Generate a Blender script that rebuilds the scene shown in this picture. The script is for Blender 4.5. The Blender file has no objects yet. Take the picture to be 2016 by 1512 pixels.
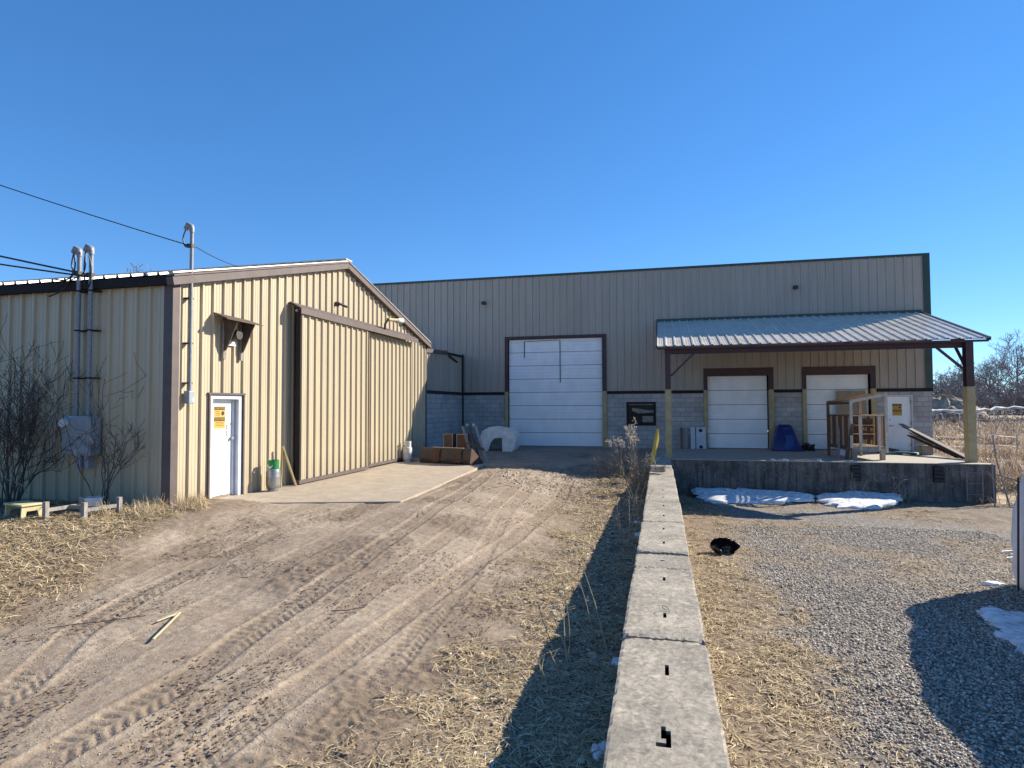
import bpy, bmesh, math, random
import numpy as np
from mathutils import Vector, Matrix
random.seed(7); rng = np.random.default_rng(11)
SC = bpy.context.scene
COL = SC.collection
R = math.radians

# ------------------------------------------------------------------ camera, world, sun
SUN = Vector((1.28, 1.0, 0.95)).normalized()          # direction towards the sun
ELEV = math.asin(SUN.z); AZ = math.atan2(SUN.x, SUN.y)
cam = bpy.data.cameras.new('camera'); co = bpy.data.objects.new('camera', cam); COL.objects.link(co)
yaw, pit, rol = R(13.673), R(2.029), R(0.225)
fw = Vector((-math.sin(yaw)*math.cos(pit), math.cos(yaw)*math.cos(pit), math.sin(pit)))
rt = Vector((math.cos(yaw), math.sin(yaw), 0)); up = rt.cross(fw)
rt2 = rt*math.cos(rol) - up*math.sin(rol); up2 = up*math.cos(rol) + rt*math.sin(rol)
M = Matrix((rt2, up2, -fw)).transposed().to_4x4()
co.matrix_world = M
cam.sensor_width = 36; cam.lens = 36*1202.77/2016; cam.clip_start = 0.05; cam.clip_end = 3000
SC.camera = co
W = bpy.data.worlds.new('World'); SC.world = W; W.use_nodes = True
nt = W.node_tree; bg = nt.nodes['Background']
sky = nt.nodes.new('ShaderNodeTexSky'); sky.sky_type = 'NISHITA'; sky.sun_disc = False
sky.sun_elevation = ELEV; sky.sun_rotation = AZ
sky.air_density = 0.8; sky.dust_density = 0.0; sky.ozone_density = 3.0; sky.altitude = 200
hs = nt.nodes.new('ShaderNodeHueSaturation'); hs.inputs['Saturation'].default_value = 1.25; hs.inputs['Value'].default_value = 1.08; hs.inputs['Hue'].default_value = 0.504
nt.links.new(sky.outputs[0], hs.inputs['Color']); gm = nt.nodes.new('ShaderNodeGamma'); gm.inputs[1].default_value = .7; nt.links.new(hs.outputs[0], gm.inputs[0])
vm = nt.nodes.new('ShaderNodeVectorMath'); vm.operation = 'MULTIPLY'; vm.inputs[1].default_value = (.86, 1.20, 1.53)
nt.links.new(gm.outputs[0], vm.inputs[0]); nt.links.new(vm.outputs[0], bg.inputs[0]); bg.inputs[1].default_value = 0.10
sl = bpy.data.lights.new('sun', 'SUN'); sl.energy = 5.0; sl.angle = R(0.5); sl.color = (1, 0.92, 0.77)
so = bpy.data.objects.new('sun', sl); COL.objects.link(so); so.location = (20, 20, 20)
so.rotation_euler = SUN.to_track_quat('Z', 'Y').to_euler()
SC.view_settings.view_transform = 'Standard'; SC.view_settings.look = 'None'
SC.view_settings.exposure = 0.95; SC.view_settings.gamma = 1

# ------------------------------------------------------------------ helpers
WPOS = {}
def tag(o, label=None, cat=None, group=None, kind=None):
    if label: o['label'] = label
    if cat: o['category'] = cat
    if group: o['group'] = group
    if kind: o['kind'] = kind
    return o
def thing(name, loc, label, cat, group=None):
    o = bpy.data.objects.new(name, None); COL.objects.link(o); o.location = loc
    o.empty_display_size = 0.1
    WPOS[o] = Vector(loc); return tag(o, label, cat, group)

class MB:
    def __init__(s): s.v = []; s.f = []
    def add(s, vs, fs):
        n = len(s.v); s.v += [tuple(p) for p in vs]; s.f += [tuple(i+n for i in f) for f in fs]; return s
    def box(s, x0, x1, y0, y1, z0, z1):
        if x0 > x1: x0, x1 = x1, x0
        if y0 > y1: y0, y1 = y1, y0
        if z0 > z1: z0, z1 = z1, z0
        return s.add([(x0,y0,z0),(x1,y0,z0),(x1,y1,z0),(x0,y1,z0),(x0,y0,z1),(x1,y0,z1),(x1,y1,z1),(x0,y1,z1)],
              [(0,3,2,1),(4,5,6,7),(0,1,5,4),(1,2,6,5),(2,3,7,6),(3,0,4,7)])
    def bar(s, a, b, w, h, upv=(0,0,1)):
        """rectangular bar from a to b, w sideways, h along upv"""
        a = Vector(a); b = Vector(b); d = (b-a).normalized(); u = Vector(upv)
        if abs(d.dot(u)) > .98: u = Vector((0,1,0))
        r = d.cross(u).normalized(); u = r.cross(d).normalized()
        P = []
        for p in (a, b):
            for i, j in ((-1,-1),(1,-1),(1,1),(-1,1)): P.append(p + r*(i*w/2) + u*(j*h/2))
        return s.add(P, [(0,1,2,3),(7,6,5,4),(0,4,5,1),(1,5,6,2),(2,6,7,3),(3,7,4,0)])
    def tube(s, pts, r, n=8, cap=True):
        pts = [Vector(p) for p in pts]; m = len(pts)
        rs = r if isinstance(r, (list, tuple)) else [r]*m
        base = len(s.v); prev = None
        for i, p in enumerate(pts):
            d = (pts[min(i+1, m-1)] - pts[max(i-1, 0)])
            d = d.normalized() if d.length > 1e-9 else Vector((0,0,1))
            if prev is None:
                u = Vector((0,0,1)) if abs(d.z) < .9 else Vector((1,0,0))
            else: u = prev
            x = d.cross(u)
            if x.length < 1e-6: x = d.cross(Vector((0,1,0)))
            x.normalize(); y = x.cross(d); prev = y
            for k in range(n):
                a = 2*math.pi*k/n
                s.v.append(tuple(p + (x*math.cos(a) + y*math.sin(a))*rs[i]))
        for i in range(m-1):
            for k in range(n):
                a = base+i*n+k; b = base+i*n+(k+1) % n
                s.f.append((a, b, b+n, a+n))
        if cap:
            s.f.append(tuple(base+k for k in reversed(range(n))))
            s.f.append(tuple(base+(m-1)*n+k for k in range(n)))
        return s
    def lathe(s, prof, c, n=24):
        base = len(s.v)
        for r, z in prof:
            for k in range(n):
                a = 2*math.pi*k/n; s.v.append((c[0]+r*math.cos(a), c[1]+r*math.sin(a), c[2]+z))
        for i in range(len(prof)-1):
            for k in range(n):
                a = base+i*n+k; b = base+i*n+(k+1) % n
                s.f.append((a, b, b+n, a+n))
        s.f.append(tuple(base+k for k in reversed(range(n))))
        s.f.append(tuple(base+(len(prof)-1)*n+k for k in range(n)))
        return s
    def prism(s, poly, ax, a0, a1):
        """poly of 2D points extruded along axis ax ('x': poly=(y,z); 'y': (x,z); 'z': (x,y))"""
        def P(p, t):
            return {'x': (t, p[0], p[1]), 'y': (p[0], t, p[1]), 'z': (p[0], p[1], t)}[ax]
        n = len(poly); vs = [P(p, a0) for p in poly] + [P(p, a1) for p in poly]
        fs = [tuple(range(n))[::-1], tuple(range(n, 2*n))] + [(i, (i+1) % n, (i+1) % n+n, i+n) for i in range(n)]
        return s.add(vs, fs)
    def xf(s, m, start=0):
        for i in range(start, len(s.v)): s.v[i] = tuple(m @ Vector(s.v[i]))
        return s
    def build(s, name, m, parent=None, smooth=None, bevel=0, fix=True):
        V = np.array(s.v, dtype=float)
        o0 = Vector(((V[:,0].min()+V[:,0].max())/2, (V[:,1].min()+V[:,1].max())/2, V[:,2].min()))
        me = bpy.data.meshes.new(name); me.from_pydata((V-np.array(o0)).tolist(), [], s.f)
        if fix:
            bm = bmesh.new(); bm.from_mesh(me); bmesh.ops.recalc_face_normals(bm, faces=bm.faces); bm.to_mesh(me); bm.free()
        me.materials.append(m)
        if smooth:
            for p in me.polygons: p.use_smooth = True
            me.set_sharp_from_angle(angle=R(smooth))
        o = bpy.data.objects.new(name, me); COL.objects.link(o)
        if parent is not None:
            o.parent = parent; o.location = o0 - WPOS[parent]
        else: o.location = o0
        WPOS[o] = o0.copy()
        if bevel:
            b = o.modifiers.new('bevel', 'BEVEL'); b.width = bevel; b.segments = 2; b.limit_method = 'ANGLE'
        return o
def solo(mb, name, m, label, cat, group=None, **k):
    return tag(mb.build(name, m, **k), label, cat, group)

# ------------------------------------------------------------------ materials
def nodes(name):
    m = bpy.data.materials.new(name); m.use_nodes = True; t = m.node_tree
    return m, t, t.nodes['Principled BSDF']
def N(t, kind, **k):
    n = t.nodes.new(kind)
    for a, b in k.items(): setattr(n, a, b)
    return n
def ramp(t, src, stops):
    r = N(t, 'ShaderNodeValToRGB'); e = r.color_ramp.elements
    while len(e) < len(stops): e.new(0.5)
    for i, (p, c) in enumerate(stops): e[i].position = p; e[i].color = (*c, 1)
    t.links.new(src, r.inputs[0]); return r.outputs[0]
def noise(t, vec, scale, detail=5, rough=.55, dist=0):
    n = N(t, 'ShaderNodeTexNoise'); n.inputs['Scale'].default_value = scale; n.inputs['Detail'].default_value = detail
    n.inputs['Roughness'].default_value = rough; n.inputs['Distortion'].default_value = dist
    t.links.new(vec, n.inputs['Vector']); return n.outputs['Fac']
def pos(t, sc=(1,1,1)):
    g = N(t, 'ShaderNodeNewGeometry'); mp = N(t, 'ShaderNodeMapping'); mp.inputs['Scale'].default_value = sc
    t.links.new(g.outputs['Position'], mp.inputs[0]); return mp.outputs[0]
def mixc(t, fac, a, b, mode='MIX'):
    m = N(t, 'ShaderNodeMix', data_type='RGBA', blend_type=mode)
    for s, v in ((m.inputs[0], fac), (m.inputs[6], a), (m.inputs[7], b)):
        if isinstance(v, (int, float)): s.default_value = v
        elif isinstance(v, tuple): s.default_value = (*v, 1)
        else: t.links.new(v, s)
    return m.outputs[2]
def bump(t, b, h, strength, dist=.01, prev=None):
    n = N(t, 'ShaderNodeBump'); n.inputs['Strength'].default_value = strength; n.inputs['Distance'].default_value = dist
    t.links.new(h, n.inputs['Height'])
    if prev is not None: t.links.new(prev, n.inputs['Normal'])
    t.links.new(n.outputs[0], b.inputs['Normal']); return n.outputs[0]
def mat(name, c, c2=None, scale=3, rough=.6, metal=0, bs=0, bscale=40, sc=(1,1,1), spots=None, lo=.35, hi=.65):
    m, t, b = nodes(name); c2 = c2 or tuple(x*.8 for x in c)
    v = pos(t, sc); col = ramp(t, noise(t, v, scale), [(lo, c2), (hi, c)])
    if spots:
        sp = ramp(t, noise(t, pos(t), spots[1], 6, .7), [(spots[2], (0,0,0)), (spots[2]+.07, (1,1,1))])
        col = mixc(t, sp, col, spots[0])
    t.links.new(col, b.inputs['Base Color'])
    b.inputs['Roughness'].default_value = rough; b.inputs['Metallic'].default_value = metal
    if bs: bump(t, b, noise(t, v, bscale, 6), bs)
    return m
def isl(name, cols, rough=.85, trans=0):
    """colour varies from piece to piece"""
    m, t, b = nodes(name); g = N(t, 'ShaderNodeNewGeometry')
    n = len(cols); col = ramp(t, g.outputs['Random Per Island'], [(i/(n-1), c) for i, c in enumerate(cols)])
    t.links.new(col, b.inputs['Base Color']); b.inputs['Roughness'].default_value = rough
    b.inputs['Specular IOR Level'].default_value = .2
    return m

def siding_mat(name, c, dirt, rough=.42, low=-1.9):
    m, t, b = nodes(name)
    v = pos(t, (1, 1, .12)); n1 = noise(t, v, 3.2, 6, .6)
    col = ramp(t, n1, [(.3, tuple(x*.86 for x in c)), (.7, c)])
    n2 = noise(t, pos(t, (6, 6, .35)), 2.5, 5, .7)
    col = mixc(t, ramp(t, n2, [(.52, (0,0,0)), (.78, (.4,.4,.4))]), col, dirt)
    sg = N(t, 'ShaderNodeNewGeometry'); sp = N(t, 'ShaderNodeSeparateXYZ'); t.links.new(sg.outputs['Position'], sp.inputs[0])
    ad = N(t, 'ShaderNodeMath', operation='ADD'); t.links.new(sp.outputs[0], ad.inputs[0]); t.links.new(sp.outputs[1], ad.inputs[1])
    dv = N(t, 'ShaderNodeMath', operation='DIVIDE'); t.links.new(ad.outputs[0], dv.inputs[0]); dv.inputs[1].default_value = .915
    fl = N(t, 'ShaderNodeMath', operation='FLOOR'); t.links.new(dv.outputs[0], fl.inputs[0])
    wn_ = N(t, 'ShaderNodeTexWhiteNoise', noise_dimensions='1D'); t.links.new(fl.outputs[0], wn_.inputs['W'])
    col = mixc(t, ramp(t, wn_.outputs['Value'], [(0, (0,0,0)), (1, (.22,.22,.22))]), col, tuple(x*.6 for x in c))
    # splashed mud on the lowest part, scratches and screw heads
    g = N(t, 'ShaderNodeNewGeometry'); s = N(t, 'ShaderNodeSeparateXYZ'); t.links.new(g.outputs['Position'], s.inputs[0])
    mr = N(t, 'ShaderNodeMapRange'); mr.inputs['From Min'].default_value = low; mr.inputs['From Max'].default_value = low+.75
    mr.inputs['To Min'].default_value = .9; mr.inputs['To Max'].default_value = 0; t.links.new(s.outputs[2], mr.inputs[0])
    mu = N(t, 'ShaderNodeMath', operation='MULTIPLY'); t.links.new(mr.outputs[0], mu.inputs[0]); t.links.new(noise(t, pos(t), 5, 6, .7), mu.inputs[1])
    col = mixc(t, mu.outputs[0], col, dirt)
    t.links.new(col, b.inputs['Base Color']); b.inputs['Roughness'].default_value = rough
    bump(t, b, noise(t, pos(t, (1,1,.4)), 1.6, 3), .25, .03)
    return m
M_TAN = siding_mat('tan_siding', (.52,.435,.30), (.28,.225,.165))
M_TAN2 = siding_mat('taupe_siding', (.40,.355,.30), (.21,.185,.155))
M_ROOF = mat('galvanised_roof', (.70,.64,.56), (.56,.50,.43), 2, .30, 0, .1, 8, spots=((.30,.20,.14), 3, .68))
M_TRIM = mat('brown_trim', (.115,.085,.08), (.09,.066,.062), 4, .6)
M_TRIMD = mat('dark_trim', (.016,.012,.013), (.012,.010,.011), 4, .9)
M_MAROON = mat('maroon_steel', (.060,.022,.026), (.042,.018,.021), 3, .55, spots=((.09,.05,.04), 7, .68))
M_GREEN = mat('dark_green_trim', (.03,.055,.045), (.02,.04,.035), 4, .4)
M_YELL = mat('faded_yellow_paint', (.42,.335,.17), (.33,.26,.135), 5, .6, 0, .1, 60, spots=((.22,.15,.08), 9, .66))
M_YELLB = mat('bright_yellow_paint', (.60,.40,.035), (.46,.29,.03), 6, .55, 0, .15, 50, spots=((.25,.17,.06), 14, .6))
M_WDOOR = mat('white_door_paint', (.86,.87,.88), (.76,.78,.80), 2.2, .5, 0, 0, 20, (1,1,.6), spots=((.42,.38,.33), 6, .70))
M_WHITE = mat('white_plastic', (.72,.72,.70), (.58,.58,.56), 3, .5)
M_GALV = mat('galvanised_conduit', (.27,.28,.30), (.20,.21,.23), 18, .5, .2)
M_GREYBOX = mat('grey_enamel', (.30,.33,.37), (.24,.27,.31), 5, .45, 0, 0, 20, spots=((.62,.64,.66), 4, .60))
M_BLACK = mat('black_rubber', (.018,.018,.02), (.012,.012,.013), 8, .6, 0, .2, 40)
M_CABLE = mat('black_cable', (.015,.015,.018), None, 8, .5)
M_WIREG = mat('aluminium_wire', (.55,.55,.55), (.3,.3,.3), 12, .4, .5)
M_RUST = mat('rusty_steel', (.095,.045,.03), (.05,.032,.026), 4, .75, .1, .4, 30, spots=((.15,.07,.04), 5, .58))
M_RUSTD = mat('worn_dark_steel', (.06,.052,.05), (.04,.036,.035), 4, .6, .2, .3, 30, spots=((.13,.07,.045), 6, .66))
M_WOODN = mat('new_lumber', (.50,.36,.22), (.38,.26,.15), 6, .75, 0, .25, 20, (3,3,1))
M_WOODG = mat('grey_weathered_wood', (.33,.30,.27), (.21,.185,.165), 8, .85, 0, .4, 30, (3,3,1))
M_WOODR = mat('reddish_stained_wood', (.17,.085,.05), (.095,.05,.034), 8, .8, 0, .3, 30, (3,3,1))
M_WOODD = mat('dark_wet_wood', (.11,.075,.055), (.06,.045,.038), 6, .8, 0, .4, 30, (2,2,1))
M_PLY = mat('plywood', (.33,.25,.16), (.27,.20,.13), 5, .75, 0, .1, 20)
M_BLUEP = mat('blue_plastic', (.008,.02,.15), (.006,.015,.11), 3, .4)
M_BLUEL = mat('lighter_blue_plastic', (.012,.06,.26), (.01,.045,.20), 4, .45)
M_SNOW = mat('old_snow', (.82,.83,.84), (.50,.50,.50), 7, .7, 0, .9, 22, spots=((.34,.29,.24), 9, .56))
M_CREAM = mat('cream_plastic', (.62,.53,.30), (.52,.44,.24), 7, .6)
M_TANKW = mat('white_tank_paint', (.66,.64,.58), (.52,.49,.43), 9, .45, spots=((.30,.18,.10), 16, .68))
M_TANKS = mat('bare_tank_steel', (.42,.42,.40), (.24,.24,.24), 7, .4, .6, .1, 30, (1,1,.5))
M_TANKG = mat('green_tank_paint', (.015,.22,.055), (.01,.17,.045), 5, .45)
M_SIGN = mat('sign_yellow', (.62,.36,.06), (.55,.31,.06), 10, .6)
M_SIGNK = mat('sign_black', (.03,.02,.015), None, 10, .6)
M_SHELL = mat('dirty_white_fibreglass', (.80,.82,.80), (.60,.63,.62), 3.5, .45, 0, .1, 12)
M_FOAM = mat('foil_faced_board', (.50,.53,.57), (.42,.45,.50), 3, .4)
M_TARP = mat('white_tarp', (.62,.64,.67), (.46,.48,.52), 2.6, .55, 0, .5, 6, (1,1,.5))
M_GLASSD = mat('dark_window_glass', (.02,.022,.022), (.01,.011,.011), 3, .22)
M_GLASSD.node_tree.nodes['Principled BSDF'].inputs['Specular IOR Level'].default_value = .15
M_STALK = isl('dry_stalks', [(.30,.22,.14),(.42,.34,.23),(.22,.16,.10)])
M_BARK = isl('dark_bark', [(.06,.048,.042),(.095,.08,.07),(.05,.04,.036)])
M_BARKF = isl('grey_brown_twigs', [(.13,.105,.09),(.20,.17,.145),(.10,.08,.07)])
M_CONC = None
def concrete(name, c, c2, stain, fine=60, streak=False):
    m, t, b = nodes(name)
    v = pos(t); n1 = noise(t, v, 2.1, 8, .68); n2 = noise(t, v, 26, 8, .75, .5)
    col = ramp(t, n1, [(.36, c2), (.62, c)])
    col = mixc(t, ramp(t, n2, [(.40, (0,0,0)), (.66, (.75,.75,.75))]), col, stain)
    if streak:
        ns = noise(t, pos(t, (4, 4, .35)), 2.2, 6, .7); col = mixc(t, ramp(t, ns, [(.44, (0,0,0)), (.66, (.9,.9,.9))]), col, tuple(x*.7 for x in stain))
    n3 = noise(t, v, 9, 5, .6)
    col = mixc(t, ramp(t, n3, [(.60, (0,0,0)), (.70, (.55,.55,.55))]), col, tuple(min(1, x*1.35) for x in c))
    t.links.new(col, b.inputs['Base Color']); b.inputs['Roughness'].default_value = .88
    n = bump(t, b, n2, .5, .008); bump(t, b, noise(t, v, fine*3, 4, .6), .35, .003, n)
    return m
M_CONC = concrete('weathered_concrete', (.47,.41,.32), (.25,.22,.18), (.09,.08,.068))
M_SLAB = concrete('stained_slab', (.44,.37,.285), (.33,.27,.205), (.25,.195,.145))
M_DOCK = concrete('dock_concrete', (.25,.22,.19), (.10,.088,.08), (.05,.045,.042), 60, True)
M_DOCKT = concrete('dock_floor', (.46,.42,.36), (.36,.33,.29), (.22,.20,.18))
def blockmat(name, c, c2, mortar):
    m, t, b = nodes(name)
    g = N(t, 'ShaderNodeNewGeometry'); s = N(t, 'ShaderNodeSeparateXYZ'); t.links.new(g.outputs['Position'], s.inputs[0])
    a = N(t, 'ShaderNodeMath', operation='ADD'); t.links.new(s.outputs[0], a.inputs[0]); t.links.new(s.outputs[1], a.inputs[1])
    cb = N(t, 'ShaderNodeCombineXYZ'); t.links.new(a.outputs[0], cb.inputs[0])
    az = N(t, 'ShaderNodeMath', operation='ADD'); az.inputs[1].default_value = 1.9; t.links.new(s.outputs[2], az.inputs[0]); t.links.new(az.outputs[0], cb.inputs[1])
    br = N(t, 'ShaderNodeTexBrick'); br.inputs['Scale'].default_value = 1; br.inputs['Brick Width'].default_value = .4; br.inputs['Row Height'].default_value = .2
    br.inputs['Mortar Size'].default_value = .010; br.inputs['Mortar Smooth'].default_value = .4
    br.inputs['Color1'].default_value = (*c, 1); br.inputs['Color2'].default_value = (*c2, 1); br.inputs['Mortar'].default_value = (*mortar, 1)
    t.links.new(cb.outputs[0], br.inputs[0])
    n1 = noise(t, pos(t), 1.3, 8, .65)
    col = mixc(t, ramp(t, n1, [(.42, (0,0,0)), (.70, (.7,.7,.7))]), br.outputs[0], tuple(x*.45 for x in c))
    n4 = noise(t, pos(t), 45, 6, .7); col = mixc(t, ramp(t, n4, [(.45, (0,0,0)), (.8, (.5,.5,.5))]), col, tuple(x*.6 for x in c))
    t.links.new(col, b.inputs['Base Color']); b.inputs['Roughness'].default_value = .9
    inv = N(t, 'ShaderNodeMath', operation='SUBTRACT'); inv.inputs[0].default_value = 1; t.links.new(br.outputs['Fac'], inv.inputs[1])
    n = bump(t, b, inv.outputs[0], .7, .012); bump(t, b, n4, .4, .006, n)
    return m
M_BLOCK = blockmat('grey_block_wall', (.46,.45,.44), (.36,.355,.35), (.22,.215,.21))

# ------------------------------------------------------------------ terrain heights
def sst(a, b, x): t = np.clip((x-a)/(b-a), 0, 1); return t*t*(3-2*t)
def gz(x, y):
    x = np.asarray(x, float); y = np.asarray(y, float)
    a = np.interp(y, [1, 4, 6, 10.2, 11, 22, 27, 60, 300], [-2.32,-2.30,-2.23,-1.94,-1.90,-1.905,-1.86,-1.8,-1.2])
    w = np.interp(y, [1, 8, 14, 18, 20.5, 22, 27, 60, 300], [-2.34,-2.33,-2.30,-2.1,-1.98,-1.93,-1.86,-1.8,-1.2])
    yd = np.interp(y, [1, 4, 6.5, 8, 9.5, 60, 300], [-2.25,-2.16,-1.95,-1.84,-1.80,-1.8,-1.2])
    l = a + (w-a)*sst(-4.2, -1.4, x); l = l + (yd-l)*(1-sst(-8.2, -6.2, x))
    r = np.interp(y, [1, 6, 9.5, 12, 16, 19, 21.5, 30, 45, 70, 110, 300], [-2.25,-2.34,-2.48,-2.65,-2.88,-2.98,-3.0,-2.75,-2.4,-2.0,-1.2,-1.0])
    k = sst(-.25, .25, x)
    return l + (r-l)*k
def G(x, y): return float(gz(x, y))
def vnoise(x, y, seed=0):
    xi = np.floor(x).astype(np.int64); yi = np.floor(y).astype(np.int64); xf = x-xi; yf = y-yi
    def h(a, b):
        n = (a*374761393 + b*668265263 + seed*1442695041) & 0xffffffff
        n = ((n ^ (n >> 13)) * 1274126177) & 0xffffffff
        return ((n ^ (n >> 16)) & 0xffff)/65535.0
    u = xf*xf*(3-2*xf); v = yf*yf*(3-2*yf)
    return (h(xi,yi)*(1-u)+h(xi+1,yi)*u)*(1-v) + (h(xi,yi+1)*(1-u)+h(xi+1,yi+1)*u)*v
def fbm(x, y, o=4, seed=0):
    s = 0; a = .5
    for i in range(o): s = s + a*vnoise(x*2**i+17*i, y*2**i-9*i, seed+i); a *= .5
    return s
def masks(x, y):
    n = fbm(x*1.3, y*1.3, 4, 3); n2 = fbm(x*.5+40, y*.5, 3, 8); n3 = fbm(x*3.1, y*2.4, 3, 13)
    edge = -1.75 + (n-.5)*1.5 - np.where(y < 5, .25, 0)
    straw = sst(-.7, .7, x-edge)*(x < 0)*sst(20.5, 18.5, y)*(.35+.65*sst(.36, .50, n3))
    left = sst(-.5, 1.3, (-6.4 - (y-4.5)*.30 + (n-.5)*1.6) - x)*(y < 10.6)*(.65+.35*sst(.36, .52, n3))
    straw = np.maximum(straw, left)
    gr = sst(.75, 1.75, x+(n-.5)*1.1-.03*(y-5))*sst(22, 18, y)*np.maximum(.30+.70*sst(.38, .54, n2), sst(12, 7, y+(n-.5)*5)*.95)
    rightg = (x > 0.2)*(1-.85*gr)*(.35+.65*sst(.40, .55, n3))
    straw = np.where(x > .2, np.maximum(rightg, 0), straw)
    return np.clip(straw, 0, 1), np.clip(gr, 0, 1)*(x > .2)

def relief(X, Y):
    Z = gz(X, Y)
    near = sst(60, 20, Y)*(X > -20)*(X < 40)
    straw, gr = masks(X, Y)
    drive = (X < -.25)*(1-straw)*(Y < 26)
    Z += near*((fbm(X*.8, Y*.8, 3, 1)-.45)*.07)
    Z += near*(fbm(X*7, Y*7, 4, 5)-.45)*(.020 + .03*straw)
    Z += near*(fbm(X*28, Y*28, 3, 9)-.45)*(.007 + .018*straw + .014*gr)
    Z += np.where(Y > 30, (fbm(X*.15, Y*.15, 4, 2)-.45)*.9, 0)
    # wheel ruts: lines running towards the big door, each with its own tread
    damp = np.zeros_like(X)
    tr = [([3,4.2,5.5,8,10,14,19],[-2.98,-2.93,-2.80,-2.6,-2.42,-2.3,-2.6], .15, 'knob', .020),
          ([3,3.7,4.6,5.4,7.5,12,19],[-3.95,-3.92,-3.9,-4.0,-4.02,-4.2,-4.9], .17, 'chev', .020),
          ([2.5,4,5,6,9,12,19],[-4.9,-5.15,-5.7,-6.0,-6.1,-5.2,-5.0], .18, 'chev', .016),
          ([2.5,5,8,12,19],[-3.4,-3.42,-3.35,-3.3,-3.9], .13, 'knob', .010),
          ([2.5,5,8,12,19],[-4.6,-4.9,-5.0,-4.7,-4.6], .2, 'none', .012),
          ([2.5,5,8,12,19],[-5.6,-6.6,-6.9,-6.4,-5.6], .16, 'none', .010),
          ([2.5,5,8,12,19],[-2.2,-2.35,-2.5,-3.0,-3.4], .13, 'chev', .009)]
    for py, px, hw, kind, dep in tr:
        xc = np.interp(Y, py, px) + (vnoise(Y*.7, Y*0, 31)-.5)*.05
        d = (X-xc)/hw; fade = drive*(Y < 20)*np.clip(.25+1.5*(vnoise(Y*.55, X*0+hw*50, 12)), .2, 1)*sst(22, 15, Y)
        inside = 1/(1+np.exp((np.abs(d)-1)*14))
        dep *= .75; Z -= dep*inside*fade
        Z += dep*.45*np.exp(-((np.abs(d)-1.22)/.16)**2)*fade
        br = sst(.25, .5, vnoise(Y*2.2+7, d*0+hw*9, 14))
        if kind == 'chev':
            ph = Y/.105 + np.abs(d)*1.1*np.sign(d+.001)*.5 + np.abs(d)*.9
            Z -= .013*sst(.55, .8, .5+.5*np.sin(ph*2*np.pi))*inside*fade*br*(np.abs(d) > .12)
        if kind == 'knob':
            c = np.floor(d*3.2+.5); ph = Y/.075 + (c % 2)*.5
            kn = sst(.35, .75, .5+.5*np.sin(ph*2*np.pi))*sst(.15, .5, .5+.5*np.cos((d*3.2-c)*2*np.pi))
            Z -= .013*kn*inside*fade*br
        damp = np.maximum(damp, inside*fade*.35)
    blot = sst(.56, .66, fbm(X*.9+5, Y*.6, 4, 21))*drive
    Z += blot*(fbm(X*16, Y*22, 3, 6)-.4)*.045
    churn = sst(13, 15.5, Y)*(X > -5.6)*(X < -1)*(Y < 20)*(Y > 12)
    Z += churn*(np.abs(fbm(X*5, Y*9, 4, 26)-.45))*.16
    damp = np.maximum(damp, blot*.8)
    inpad = (X > -8.8)*(X < -4.9)*(Y > 10.4)*(Y < 19.4)
    Z = np.where(inpad, np.minimum(Z, -1.895 - .06*sst(-5.05, -5.5, X)*sst(11.2,11.9,Y)), Z)
    return Z, damp, straw, gr
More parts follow.
